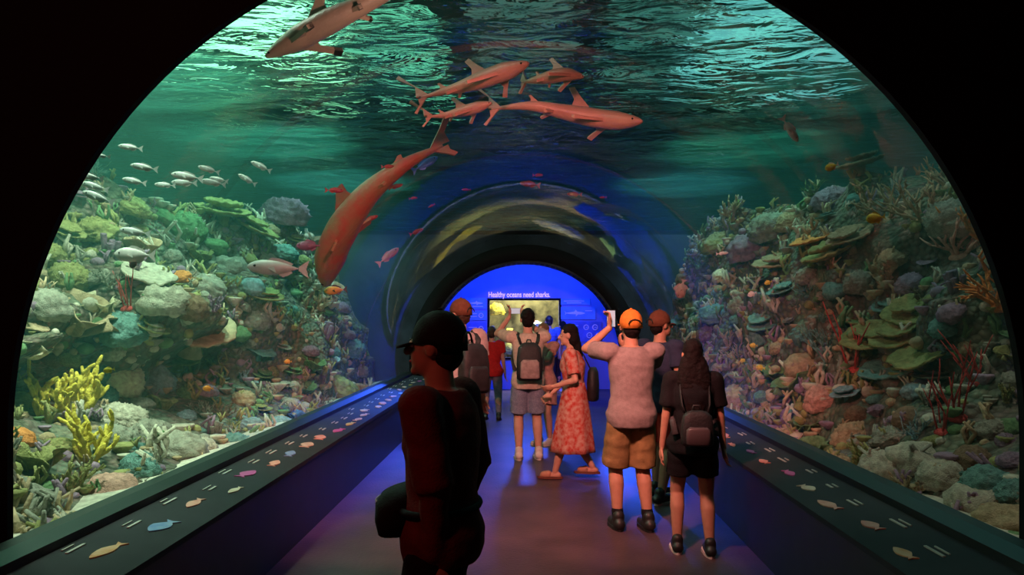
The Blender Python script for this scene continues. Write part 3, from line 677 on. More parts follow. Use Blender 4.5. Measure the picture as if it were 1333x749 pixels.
# ------------------------------------------------------------------ fish and sharks
def fish_parts(h=.34, wd=.14, tail=.2, n=12):
    """fish of length 1, nose at +X"""
    prof = [(-.36, .045), (-.28, .085), (-.15, .30), (0, .44), (.14, .5), (.28, .46), (.38, .36), (.45, .22), (.495, .06)]
    mb = MB(); mb.rings([[(x, wd * r * math.cos(2 * PI * j / n), h * r * math.sin(2 * PI * j / n)) for j in range(n)] for x, r in prof]); out = {'body': mb.mesh('fish_body')}
    def fin(pts, th=.012):
        m = MB(); m.rings([[(x, -th, z) for x, z in pts], [(x, th, z) for x, z in pts]]); return m.mesh('fin', False)
    out['tail_fin'] = fin([(-.33, .03), (-.42, .10), (-.5, tail * .95), (-.47, .05), (-.455, 0), (-.47, -.05), (-.5, -tail * .95), (-.42, -.10), (-.33, -.03)])
    out['dorsal_fin'] = fin([(.2, h * .42), (.1, h * .64), (-.02, h * .60), (-.14, h * .46), (-.24, h * .30), (-.2, h * .15), (0, h * .3)])
    out['anal_fin'] = fin([(.0, -h * .38), (-.08, -h * .60), (-.16, -h * .48), (-.24, -h * .28), (-.18, -h * .12)])
    m = MB(); m.rings([[(.16, wd * .5, -.02), (.02, wd * .95, -.09), (.06, wd * .8, .02)], [(.16, wd * .5 - .01, -.02), (.02, wd * .95 - .01, -.09), (.06, wd * .8 - .01, .02)]]); out['pectoral_fin'] = m.mesh('fin', False)
    m = MB(); m.rings([[(.16, -wd * .5, -.02), (.02, -wd * .95, -.09), (.06, -wd * .8, .02)], [(.16, -wd * .5 + .01, -.02), (.02, -wd * .95 + .01, -.09), (.06, -wd * .8 + .01, .02)]]); out['pectoral_fin_'] = m.mesh('fin', False)
    for s, k in ((-1, 'eye'), (1, 'eye_')):
        m = MB(); m.ell((.37, s * wd * .36, h * .08), (.022, .016, .022), None, 8, 6); out[k] = m.mesh('eye')
    return out
FK = {'slim': fish_parts(.26, .13, .16), 'deep': fish_parts(.56, .15, .22), 'mid': fish_parts(.38, .16, .2)}
M_eye = mat('fish_eye', (0.01, 0.01, 0.01), .2)
def fmat(n, c, c2=None): return mat('fish_' + n, c, .5, color2=c2 or tuple(x * .75 for x in c), scale=5, spec=.6)
FM = {'silver': fmat('silver', (.66, .72, .72)), 'white': fmat('white', (.9, .88, .86)), 'grey': fmat('grey', (.36, .40, .40)), 'yellow': fmat('yellow', (.85, .75, .08)), 'red': fmat('red', (.45, .03, .04)),
      'orange': fmat('orange', (.85, .35, .05)), 'black': fmat('black', (.03, .02, .02)), 'pink': fmat('pink', (.75, .35, .33)), 'blue': fmat('blue', (.08, .2, .75)), 'purple': fmat('purple', (.22, .06, .14))}
def fish(px, py, Lpx, kind, colr, heading, off, label, group=None, pitch=0.0, fins=None):
    """heading: image direction of the nose, degrees, 180 = to the left; off = metres outside the acrylic"""
    p = outside(px, py, off + (.45 if px < 360 and py < 345 else 0)); L = Lpx * p.y / F; a = math.radians(heading)
    nm = 'fish'; b = link(nm, FK[kind]['body'], FM[colr]); side = -1 if p.x < 0 else 1
    b.location = p; dirv = Vector((math.cos(a), 0.25 * (1 if side < 0 else -1) * math.cos(a), math.sin(a)))
    q = dirv.to_track_quat('X', 'Z'); b.rotation_mode = 'QUATERNION'; b.rotation_quaternion = q; b.scale = (L, L, L)
    for k in FK[kind]:
        if k != 'body': link(k.rstrip('_'), FK[kind][k], M_eye if k.startswith('eye') else FM[fins or colr], b)
    tag(b, label, 'fish', group); return b
G1 = 'silver fish of the school above the bright reef'
for (x, y, l, h, o) in ((170, 192, 30, 175, .55), (188, 218, 34, 172, .35), (175, 236, 30, 170, .5), (215, 241, 26, 178, .6), (244, 230, 40, 172, .3), (240, 238, 32, 180, .5), (272, 221, 28, 165, .4), (278, 238, 32, 172, .35), (285, 234, 24, 170, .6), (340, 217, 28, 155, .5), (322, 234, 26, 150, .45), (132, 203, 22, 175, .3), (118, 230, 32, 170, .3), (124, 243, 34, 165, .5), (128, 257, 40, 160, .4)):
    fish(x, y, l, 'slim', 'silver', h, o, 'slim silver fish in the school above the bright reef', G1)
fish(176, 302, 38, 'slim', 'silver', 172, .35, 'lone silver fish below the silver school')
fish(176, 332, 50, 'mid', 'white', 178, .25, 'bright white fish with dark belly fin over the bright reef', fins='white')
fish(174, 342, 16, 'deep', 'black', 250, .27, 'small dark fish under the bright white fish')
fish(142, 482, 14, 'deep', 'yellow', 190, .3, 'small yellow fish above the cream cauliflower coral')
fish(1140, 284, 24, 'deep', 'yellow', 188, .3, 'larger yellow fish before tan staghorn coral on the dim reef')
fish(1083, 217, 18, 'deep', 'yellow', 200, .4, 'yellow fish with white tail high over the dim reef', fins='white')
for (x, y, l, h) in ((981, 450, 10, 180), (990, 479, 12, 170), (1000, 368, 10, 200), (966, 470, 9, 20)): fish(x, y, l, 'deep', 'yellow', h, .3, 'tiny yellow fish between the blue-lit corals of the dim reef', 'tiny yellow fish by the dim reef')
fish(979, 383, 12, 'deep', 'white', 200, .3, 'tiny white fish in the dark gap of the dim reef')
fish(940, 330, 16, 'slim', 'white', 5, .3, 'thin white fish beside the olive bushy coral')
fish(1028, 168, 40, 'slim', 'silver', 300, .5, 'silver fish diving steeply over the dim reef')
fish(887, 376, 26, 'deep', 'pink', 255, .3, 'round pink fish near the far portal')
fish(362, 349, 78, 'slim', 'grey', 178, .3, 'large grey fish with forked tail beside the bright reef')
fish(403, 320, 34, 'mid', 'purple', 182, .4, 'dark maroon fish behind the large grey fish')
fish(437, 378, 30, 'mid', 'orange', 185, .3, 'orange fish with dark tail near the brown corals', fins='black')
fish(271, 506, 13, 'deep', 'orange', 180, .3, 'small orange fish in the dark cave of the bright reef')
fish(375, 471, 10, 'deep', 'orange', 180, .3, 'tiny orange fish by the green leaf coral')
G2 = 'small red fish above the tunnel'
for (x, y, l, h) in ((482, 285, 22, 25), (515, 243, 20, 20), (538, 258, 12, 10), (562, 268, 10, 210), (505, 217, 18, 5), (542, 302, 20, 25), (435, 248, 24, 0), (607, 247, 12, 180), (700, 228, 14, 0), (690, 240, 28, 170), (748, 253, 20, 175), (785, 257, 10, 180)):
    fish(x, y, l, 'slim', 'red', h, .3, 'small dark red fish swimming over the tunnel', G2)
fish(505, 334, 36, 'slim', 'pink', 40, .3, 'pale pink fish rising beside the red shark')
fish(553, 214, 40, 'slim', 'blue', 32, .35, 'slim bright blue fish beside the tail of the red shark')

M_sh_tan = mat('shark_tan_skin', (.50, .36, .27), .4, color2=(.34, .25, .20), scale=3, bump=.2, bscale=40)
M_sh_red = mat('shark_red_skin', (.48, .10, .08), .45, color2=(.36, .20, .12), scale=6, bump=.4, bscale=30)
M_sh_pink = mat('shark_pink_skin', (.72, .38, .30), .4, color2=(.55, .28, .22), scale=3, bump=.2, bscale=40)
M_tip = mat('black_fin_tip', (.015, .012, .012), .5)
def shark(pts, wid, m, label, offs, tips=False, name='shark', fs=1.0):
    """pts: pixels from snout to tail tip; offs: metres outside the shell per point"""
    P = [outside(x, y, o) for (x, y), o in zip(pts, offs)]
    # smooth path
    Q = []
    for i in range(len(P) - 1):
        p0, p1, p2, p3 = P[max(i - 1, 0)], P[i], P[i + 1], P[min(i + 2, len(P) - 1)]
        for k in range(8):
            t = k / 8; Q.append(.5 * ((2 * p1) + (-p0 + p2) * t + (2 * p0 - 5 * p1 + 4 * p2 - p3) * t * t + (-p0 + 3 * p1 - 3 * p2 + p3) * t ** 3))
    Q.append(P[-1]); L = sum((Q[i + 1] - Q[i]).length for i in range(len(Q) - 1)); base = Q[len(Q) // 2].copy(); rad = []
    s = 0
    for i, q in enumerate(Q):
        if i: s += (q - Q[i - 1]).length
        u = s / L; rad.append(max(.012, wid * (min(1, (u / .22 + .02)) ** .55) * (1 if u < .4 else max(.10, 1 - ((u - .4) / .6) ** 1.1 * .9))))
    root = empty(name, base); mb = MB()
    def frame(i):
        t = (Q[min(i + 1, len(Q) - 1)] - Q[max(i - 1, 0)]).normalized(); x, z, r = axis(Q[i].y); up = Vector((Q[i].x - x, 0, Q[i].z - z)); up = (up - t * up.dot(t)).normalized(); return t, up, t.cross(up)
    rings = []
    for i, q in enumerate(Q):
        t, up, sd = frame(i); r = rad[i]
        rings.append([q - base + up * (r * .8 * math.sin(2 * PI * j / 14)) + sd * (r * math.cos(2 * PI * j / 14)) for j in range(14)])
    mb.rings(rings); build('body', mb, m, root)
    def fin(nm, u, dirs, chord, span, sweep, th=.012, mm=None):
        span *= fs; sweep *= fs
        i = int(u * (len(Q) - 1)); t, up, sd = frame(i); d = (up * dirs[1] + sd * dirs[0]).normalized(); o = Q[i] - base + d * rad[i] * .6; n = t.cross(d).normalized() * th
        pl = [o - t * (-chord / 2), o + d * span * .6 + t * (chord * .15 - sweep * .6), o + d * span - t * sweep, o + d * span * .9 - t * (sweep + chord * .25), o + d * span * .4 - t * (chord * .45), o - t * (chord / 2)]
        m2 = MB(); m2.rings([[p - n for p in pl], [p + n for p in pl]]); f = build(nm, m2, mm or m, root, False)
        if tips:
            m3 = MB(); tp = [pl[2], pl[3], (pl[2] * .55 + pl[1] * .45), (pl[3] * .6 + pl[4] * .4)]; tp = [tp[2], tp[0], tp[1], tp[3]]; m3.rings([[p - n * 1.3 for p in tp], [p + n * 1.3 for p in tp]]); build('fin_tip', m3, M_tip, f, False)
        return f
    # along -t is forward (path runs snout to tail)
    w = wid
    fin('dorsal_fin', .42, (0, 1), -w * 1.8, w * 1.7, -w * 1.0); fin('second_dorsal_fin', .74, (0, 1), -w * .8, w * .6, -w * .4)
    fin('pectoral_fin', .30, (1, -.35), -w * 1.5, w * 2.6, -w * 1.4); fin('pectoral_fin', .30, (-1, -.35), -w * 1.5, w * 2.6, -w * 1.4)
    fin('pelvic_fin', .62, (1, -.5), -w * .8, w * .9, -w * .5); fin('pelvic_fin', .62, (-1, -.5), -w * .8, w * .9, -w * .5)
    fin('tail_fin', .985, (0.2, 1), -w * 1.2, w * 2.6, -w * 2.0); fin('tail_fin', .985, (0.2, -1), -w * .9, w * 1.3, -w * .9)
    for sgn in (-1, 1):
        i = max(1, int(.07 * len(Q))); t, up, sd = frame(i); e = MB(); c = Q[i] - base + sd * sgn * rad[i] * .95; e.ell(c, (w * .09,) * 3, None, 8, 6); build('eye', e, M_eye, root)
    tag(root, label, 'shark'); return root
shark([(346, 74), (385, 52), (440, 22), (500, -6), (560, -34)], .085, M_sh_tan, 'tan shark with black-tipped fins close under the water surface', [.32, .30, .28, .28, .3], True)
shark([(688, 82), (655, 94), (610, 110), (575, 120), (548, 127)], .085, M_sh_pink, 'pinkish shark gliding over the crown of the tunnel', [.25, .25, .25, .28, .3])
shark([(424, 372), (436, 318), (474, 258), (528, 214), (576, 190)], .20, M_sh_red, 'big mottled red shark swimming down along the glass', [.26, .24, .24, .26, .32], fs=.5)
shark([(836, 158), (790, 156), (735, 146), (690, 138), (640, 142)], .10, M_sh_pink, 'pink shark shape standing in for a reflection on the water above the tunnel', [.22, .22, .22, .24, .26])  # body added in place of a wavy pink reflection
shark([(640, 134), (610, 143), (580, 150), (556, 152)], .06, M_sh_pink, 'slender pink shark shape standing in for a smaller reflection on the water', [.22, .22, .24, .26])  # likewise added for a second squiggle of reflected pink
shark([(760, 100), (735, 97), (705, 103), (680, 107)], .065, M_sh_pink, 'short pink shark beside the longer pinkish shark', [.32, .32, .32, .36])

# ------------------------------------------------------------------ people
SKIN = mat('skin_light', (.62, .36, .26), .55, var=.06, scale=20)
SKIN2 = mat('skin_tan', (.48, .26, .17), .55, var=.06, scale=20)
M_hair_b = mat('hair_black', (.010, .007, .007), .75, spec=.12, var=.3, scale=40, bump=.4, bscale=60)
M_hair_br = mat('hair_dark_brown', (.035, .018, .010), .45, var=.3, scale=40, bump=.4, bscale=60)
def cloth(n, c, c2=None, sc=30): return mat('cloth_' + n, c, .85, color2=c2 or tuple(x * .8 for x in c), scale=sc, bump=.25, bscale=120, spec=.15)
M_white_eye = mat('eye_white', (.8, .78, .75), .3); M_lip = mat('lips', (.45, .15, .13), .5)
def ik(a, b, l1, l2, hint):
    a, b, h = Vector(a), Vector(b), Vector(hint); d = b - a; L = min(d.length, (l1 + l2) * .999); dn = d.normalized(); b = a + dn * L
    x = (l1 * l1 - l2 * l2 + L * L) / (2 * L); hgt = math.sqrt(max(0, l1 * l1 - x * x)); h = (h - dn * h.dot(dn)).normalized(); return a + dn * x + h * hgt, b
def lerp(a, b, t): return Vector(a) * (1 - t) + Vector(b) * t
class Person:
    """local frame: faces +Y, right hand +X, origin on the floor between the feet; all lengths in metres"""
    def __init__(s, label, px, Y, H, heading, fem=False, fat=1.0, skin=SKIN, feet=((-.09, 0), (.09, 0)), arms=None, lift=(0, 0), head_yaw=0, head_pitch=0, lean=0, group=None):
        s.root = empty('person', ((px - XV) * Y / F, Y, 0), heading); tag(s.root, label, 'person', group)
        s.H, s.fem, s.fat, s.skin = H, fem, fat, skin; h = H
        sw, hw = (.098, .056) if fem else (.115, .052)
        s.hip = [Vector((-hw * h, 0, .515 * h)), Vector((hw * h, 0, .515 * h))]
        ln = Vector((0, lean, 0)); s.ln = ln
        s.sh = [Vector((-sw * h, 0, .812 * h)) + ln, Vector((sw * h, 0, .812 * h)) + ln]
        s.ankle = []; s.knee = []
        for i in (0, 1):
            a = Vector((feet[i][0], feet[i][1] - .02, .048 * h + lift[i])); k, a = ik(s.hip[i], a, .245 * h, .235 * h, (0.05 * (-1, 1)[i], 1, 0)); s.knee.append(k); s.ankle.append(a)
        arms = arms or [None, None]; s.elbow = []; s.wrist = []
        for i in (0, 1):
            sg = (-1, 1)[i]; A = arms[i] or ((sg * .145 * h, .02, .47 * h), (sg * .4, -1, 0))
            e, wv = ik(s.sh[i], A[0], .170 * h, .152 * h, A[1]); s.elbow.append(e); s.wrist.append(wv)
        s.neck = Vector((0, .005, .842 * h)) + ln; s.head = Vector((0, .018 * h, .927 * h)) + ln * 1.15
        s.hrot = Matrix.Rotation(head_yaw, 3, 'Z') @ Matrix.Rotation(head_pitch, 3, 'X')
        s.feetdir = [0, 0]
    def hp(s, x, y, z): return s.head + s.hrot @ Vector((x * s.H, y * s.H, z * s.H))
    def torso(s, mb, off=0.0, z0=.47, z1=.835, loose=0.0):
        h, f = s.H, s.fat; R = [(.47, .080, .062), (.50, .092, .070), (.53, .097, .072), (.57, .088, .064), (.61, .080, .058), (.66, .084, .061), (.71, .094, .066), (.75, .100, .068), (.79, .098, .060), (.815, .080, .048), (.835, .045, .038)]
        if s.fem: R = [(z, a * (.93 if z > .56 else 1.03) * (.9 if .58 < z < .65 else 1), b * (1.08 if .7 < z < .77 else 1)) for z, a, b in R]
        rows = []
        for z, a, b in R:
            if z < z0 - .001 or z > z1 + .001: continue
            t = (z - .5) / .33; e = off + loose * max(0, (.72 - z) / .2) if z < .72 else off
            fz = f if z < .74 else 1 + (f - 1) * .5
            rows.append((z * h, a * h * fz + e, b * h * (fz if z > .7 else fz ** 1.8) + e, s.ln.x * t, s.ln.y * max(0, t) + .01 * (f - 1) * 4))
        mb.stack(rows, 24)
    def body(s, hands=((), ())):
        h = s.H; mb = MB(); s.torso(mb)
        mb.capsule(s.neck - Vector((0, 0, .03 * h)), s.neck + Vector((0, .008 * h, .05 * h)), .034 * h * (.88 if s.fem else 1), .031 * h * (.88 if s.fem else 1))
        # head
        hr = s.hrot; mb.ell(s.hp(0, -.006, .012), (.0435 * h, .054 * h, .058 * h), hr, 20, 14); mb.ell(s.hp(0, .016, -.026), (.034 * h, .038 * h, .040 * h), hr, 16, 10)
        mb.capsule(s.hp(0, .050, .012), s.hp(0, .064, -.010), .0065 * h, .0095 * h, 8); mb.ell(s.hp(0, .045, -.052), (.014 * h, .011 * h, .010 * h), hr, 10, 6)
        for sg in (-1, 1): mb.ell(s.hp(sg * .0445, -.004, -.002), (.007 * h, .013 * h, .020 * h), hr, 8, 8)
        k = (.92 if s.fem else 1.0)
        for i in (0, 1):
            f = s.fat ** .6
            mb.capsule(s.hip[i], s.knee[i], .052 * h * f, .033 * h * f); kn, an = s.knee[i], s.ankle[i]; c = lerp(kn, an, .3) + Vector((0, -.012, 0))
            mb.capsule(kn, c, .032 * h * f, .034 * h * f); mb.capsule(c, an, .034 * h * f, .020 * h)
            fd = Vector((math.sin(s.feetdir[i]), math.cos(s.feetdir[i]), 0)); mb.capsule(an - fd * .02 * h - Vector((0, 0, .025 * h)), an + fd * .085 * h - Vector((0, 0, .030 * h)), .020 * h, .015 * h)
            mb.capsule(s.sh[i], s.elbow[i], .029 * h * k * f, .023 * h * k * f); mb.capsule(s.elbow[i], s.wrist[i], .0235 * h * k * f, .0155 * h * k)
            # hand: palm, four fingers and a thumb
            d = (s.wrist[i] - s.elbow[i]).normalized(); hd = hands[i] if i < len(hands) and hands[i] else {}
            pd = Vector(hd.get('dir', d)).normalized(); side = Vector(hd.get('across', (0, 1, 0))); side = (side - pd * side.dot(pd)).normalized(); nrm = pd.cross(side) * (1 if hd.get('flip', 1) > 0 else -1); curl = hd.get('curl', .5)
            w0 = s.wrist[i]; pc = w0 + pd * .028 * h
            M3 = Matrix((side, nrm, pd)).transposed(); mb.ell(pc, (.025 * h, .011 * h, .032 * h), M3, 12, 8)
            for q, (o, Lf) in enumerate(((-.019, .040), (-.0065, .047), (.0065, .044), (.019, .034))):
                b0 = w0 + pd * .052 * h + side * o * h * 1.05; d1 = (pd * math.cos(curl * .6) + nrm * math.sin(curl * .6) + side * o * 6).normalized(); d2 = (pd * math.cos(curl * 1.7) + nrm * math.sin(curl * 1.7) + side * o * 6).normalized()
                m1 = b0 + d1 * Lf * h * .5; mb.capsule(b0 - pd * .012 * h, m1, .0058 * h, .0054 * h, 8); mb.capsule(m1, m1 + d2 * Lf * h * .5, .0054 * h, .0045 * h, 8)
            tb = w0 + pd * .018 * h - side * .018 * h; td = (pd * .75 - side * .65 + nrm * curl * .5).normalized(); mb.capsule(tb, tb + td * .026 * h, .0075 * h, .006 * h, 8); mb.capsule(tb + td * .026 * h, tb + td * .026 * h + (td + pd * .5).normalized() * .02 * h, .006 * h, .005 * h, 8)
        me = modmesh('body', mb, voxel=.0078, smooth=3); link('body', me, s.skin, s.root)
        for sg in (-1, 1):
            e = MB(); e.ell(s.hp(sg * .0175, .0455, .004), (.0062 * h, .0050 * h, .0048 * h), s.hrot, 10, 6); o = build('eye', e, M_white_eye, s.root)
            p = MB(); p.ell(s.hp(sg * .0175, .0495, .004), (.0030 * h, .0022 * h, .0032 * h), s.hrot, 8, 6); build('iris', p, M_eye, o)
            b = MB(); b.capsule(s.hp(sg * .009, .0525, .0165), s.hp(sg * .027, .0455, .0170), .0022 * h, .0015 * h, 6); build('eyebrow', b, M_hair_br, s.root)
        l = MB(); l.capsule(s.hp(-.010, .0520, -.031), s.hp(.010, .0520, -.031), .0032 * h, .0032 * h, 8); build('mouth', l, M_lip, s.root)
        return s
    def hair(s, m, kind='short', length=0):
        h = s.H; mb = MB(); mb.ell(s.hp(0, -.012, .022), (.0475 * h, .056 * h, .057 * h), s.hrot, 20, 14)
        if kind == 'short': mb.ell(s.hp(0, -.030, -.012), (.040 * h, .034 * h, .044 * h), s.hrot, 16, 10)
        else:
            mb.ell(s.hp(0, -.030, -.02), (.046 * h, .042 * h, .06 * h), s.hrot, 16, 10)
            z0 = s.head.z; n = 7
            pts = [s.hp(0, -.030, -.01) + Vector((0, -.05 * h * (t / n) ** .6 * 1.0, -length * t / n)) for t in range(n + 1)]
            if kind == 'long': mb.rings([[p + Vector(((.056 + .026 * math.sin(PI * min(1, t / n * 1.1))) * h * math.cos(a) * (1 - .35 * (t / n) ** 3), .030 * h * math.sin(a), .012 * h * math.sin(5 * a) * (t / n))) for a in np.linspace(0, 2 * PI, 21)[:-1]] for t, p in enumerate(pts)])
            else: mb.tube(pts, [.03 * h, .030 * h, .031 * h, .03 * h, .027 * h, .022 * h, .016 * h, .006 * h], 12)
        grown('hair', mb, m, s.root, voxel=.010, smooth=2, wr=.006, wscale=30); return s
    def cap(s, m, back=False, beanie=False):
        h = s.H; mb = MB(); rot = s.hrot; rows = []
        for t in np.linspace(0, 1, 8):
            a = t * PI / 2 * .97; rows.append([s.hp(.0515 * math.cos(a) * math.cos(b), -.012 + .0605 * math.cos(a) * math.sin(b), .020 + .060 * math.sin(a)) for b in np.linspace(0, 2 * PI, 25)[:-1]])
        low = [s.hp(.0520 * math.cos(b), -.012 + .0610 * math.sin(b), .006 if math.sin(b) > -.2 else -.008) for b in np.linspace(0, 2 * PI, 25)[:-1]]
        mb.rings([low] + rows); c = build('cap', mb, m, s.root)
        sg = -1 if back else 1; b = MB(); top = []; bot = []
        for a in np.linspace(0.15, PI - .15, 15):
            top.append(s.hp(.046 * math.cos(a), -.012 + sg * (.048 + .050 * math.sin(a)), .012 - .012 * math.sin(a))); bot.append(s.hp(.046 * math.cos(a), -.012 + sg * (.048 + .050 * math.sin(a)), .008 - .012 * math.sin(a)))
        if not beanie: b.rings([bot, top]); build('visor', b, m, c)
        k = MB(); k.ell(s.hp(0, -.012, .081), (.006 * h, .006 * h, .004 * h)); build('button', k, m, c)
        p = MB(); p.tube([s.hp(.030 * math.cos(a), -.012 - sg * .0625, .010 + .022 * math.sin(a)) for a in np.linspace(0, PI, 9)], .0025 * h, 6); build('back_opening', p, M_tip, c)
        return c
    def shirt(s, m, sleeve=.55, off=.012, z0=.47, loose=.012, wr=.007):
        mb = MB(); s.torso(mb, off, z0, .835, loose); h = s.H; f = s.fat ** .6
        for i in (0, 1):
            if sleeve:
                e = lerp(s.sh[i], s.elbow[i], min(1, sleeve)); mb.capsule(s.sh[i] - Vector(((-1, 1)[i] * .02 * h, 0, .0)), s.sh[i], .040 * h * f + .004, .040 * h * f + .006); mb.tube([s.sh[i], lerp(s.sh[i], e, .5), lerp(s.sh[i], e, .97), e], [.039 * h * f + .006, .037 * h * f + .009, .036 * h * f + .012, .036 * h * f + .012], 16)
                if sleeve > 1: mb.capsule(s.elbow[i], lerp(s.elbow[i], s.wrist[i], sleeve - 1), .032 * h, .024 * h)
            else: mb.capsule(s.sh[i] * .75 + s.neck * .25, s.sh[i] * .75 + s.neck * .25 - Vector((0, 0, .05)), .025 * h, .03 * h)
        o = grown('shirt', mb, m, s.root, voxel=.011, smooth=3, wr=wr, wscale=10); return o
    def shorts(s, m, length=.85, flare=.018, top=.58, name='shorts', wr=.007):
        h = s.H; mb = MB(); f = s.fat ** .6; R = [(.475, .090, .070), (.50, .099, .076), (.53, .100, .076), (top, .088, .066)]
        mb.stack([(z * h, a * h * s.fat + .006, b * h * s.fat ** 1.6 + .006, 0, 0) for z, a, b in R], 24)
        for i in (0, 1):
            hp, kn = s.hip[i], s.knee[i]
            if length <= 1: mb.tube([hp + Vector((0, 0, .01)), lerp(hp, kn, length * .45), lerp(hp, kn, length * .97), lerp(hp, kn, length)], [.056 * h * f, .054 * h * f + flare * .4, .047 * h * f + flare, .047 * h * f + flare], 20)
            else:
                mb.capsule(hp, kn, .057 * h * f, .040 * h * f + flare * .4); mb.capsule(kn, lerp(kn, s.ankle[i], length - 1), .040 * h * f + flare * .4, .028 * h + flare * .6)
        return grown(name, mb, m, s.root, voxel=.011, smooth=3, wr=wr, wscale=11)
    def shoes(s, m, sole=None, sock=None, sock_h=.05, sandal=False):
        h = s.H
        for i in (0, 1):
            a = s.ankle[i]; fd = Vector((math.sin(s.feetdir[i]), math.cos(s.feetdir[i]), 0)); z = a.z - .048 * h
            mb = MB(); mb.capsule(a - fd * .030 * h + Vector((0, 0, -.018 * h)), a + fd * .03 * h + Vector((0, 0, -.020 * h)), .027 * h, .026 * h); mb.capsule(a + fd * .03 * h + Vector((0, 0, -.024 * h)), a + fd * .10 * h + Vector((0, 0, -.030 * h)), .026 * h, .021 * h)
            if not sandal: mb.capsule(a - fd * .012 * h, a - fd * .012 * h + Vector((0, 0, .016 * h)), .027 * h, .027 * h)
            else: mb = MB(); mb.capsule(a + fd * .045 * h + Vector((0, 0, -.022 * h)), a + fd * .075 * h + Vector((0, 0, -.026 * h)), .026 * h, .024 * h)
            o = grown('shoe' if not sandal else 'sandal', mb, m, s.root, voxel=.008, smooth=2)
            b = MB(); n = 16; pts = [(a + fd * (.035 * h + .085 * h * math.cos(t)) + Vector((fd.y, -fd.x, 0)) * (.031 * h * math.sin(t) * (1.08 if math.cos(t) > 0 else .9))) for t in np.linspace(0, 2 * PI, n + 1)[:-1]]
            b.rings([[(p.x, p.y, z + .001) for p in pts], [(p.x, p.y, z + .015 * h) for p in pts]]); build('sole', b, sole or m, o, False)
            if sock:
                k = MB(); t = lerp(s.ankle[i], s.knee[i], sock_h / .3); k.capsule(a - Vector((0, 0, .01)), t, .0245 * h, .027 * h); grown('sock', k, sock, s.root, voxel=.009, smooth=1)
    def world(s, p): return s.root.matrix_basis @ Vector(p)

def backpack(P, size, m, label, m2=None, drop=0.0, group=None, dy=0):
    """worn on the back: bag, pocket, two shoulder straps, top handle; size = (w, d, h)"""
    h = P.H; w, d, ht = size; zt = .79 * h - drop; yb = -.066 * h * P.fat - .02 + dy
    r = empty('backpack', P.root.location, P.root.rotation_euler.z); tag(r, label, 'backpack', group)
    mb = MB(); rows = []
    for t, a, b in ((0, .86, .7), (.04, .98, .92), (.25, 1, 1), (.6, .98, .95), (.85, .88, .75), (.97, .6, .5), (1, .35, .3)):
        rows.append([(w / 2 * a * math.copysign(abs(math.cos(q)) ** .5, math.cos(q)), yb - d / 2 + P.ln.y * .6 + d / 2 * b * math.copysign(abs(math.sin(q)) ** .5, math.sin(q)), zt - ht + ht * t) for q in np.linspace(0, 2 * PI, 29)[:-1]])
    mb.rings(rows); build('bag', mb, m, r)
    p = MB(); rows = []
    for t, a in ((0, .8), (.06, 1), (.85, .95), (1, .7)): rows.append([(w * .38 * a * math.copysign(abs(math.cos(q)) ** .5, math.cos(q)), yb - d + P.ln.y * .6 + .03 * a * math.copysign(abs(math.sin(q)) ** .5, math.sin(q)), zt - ht * .95 + ht * .5 * t) for q in np.linspace(0, 2 * PI, 25)[:-1]])
    p.rings(rows); build('pocket', p, m2 or m, r)
    for sg in (-1, 1):
        x = sg * .062 * h; y2 = P.ln.y
        t = MB(); t.tube([(x * .8, yb + .0 + y2 * .7, zt - .03), (x * 1.0, yb + .02 + y2, zt + .03), (x * 1.1, -.01 + y2, .836 * h + .010), (x * 1.2, .06 * h + y2, .79 * h), (x * 1.35, .082 * h * P.fat + y2, .73 * h), (x * 1.6, .03 * h, .66 * h), (x * 1.45, yb + .03, zt - ht * .75)], .026, 8, flat=.3); build('strap', t, m, r)
    t = MB(); t.tube([(-.03, yb - .02 + P.ln.y * .7, zt - .01), (-.02, yb - .02 + P.ln.y * .7, zt + .03), (.02, yb - .02 + P.ln.y * .7, zt + .03), (.03, yb - .02 + P.ln.y * .7, zt - .01)], .008, 6); build('handle', t, m, r)
    z = MB(); z.tube([(w * .45 * math.cos(q), yb - d * .75 + P.ln.y * .6 + d * .1, zt - ht * .35 + ht * .25 * math.sin(q)) for q in np.linspace(0, PI, 9)], .004, 6); build('zip', z, M_cap, r)
    return r
def phone(P, c, nrm, label, lit=None, w=.15, hh=.075, cat='phone'):
    r = empty('phone', P.world(c), P.root.rotation_euler.z); tag(r, label, cat)
    mb = MB(); mb.box((0, 0, 0), (w, .009, hh)); o = link('case', modmesh('case', mb, bevel=.004), M_tip, r)
    s = MB(); s.box((0, -.0052, 0), (w * .92, .002, hh * .9)); build('screen', s, lit or mat('phone_screen', (.2, .22, .25), .3, emit=(.75, .8, .9), estr=.5), r, False)
    l = MB(); l.ell((w * .38, .005, hh * .28), (.008, .003, .008)); build('lens', l, M_eye, r)
    return r

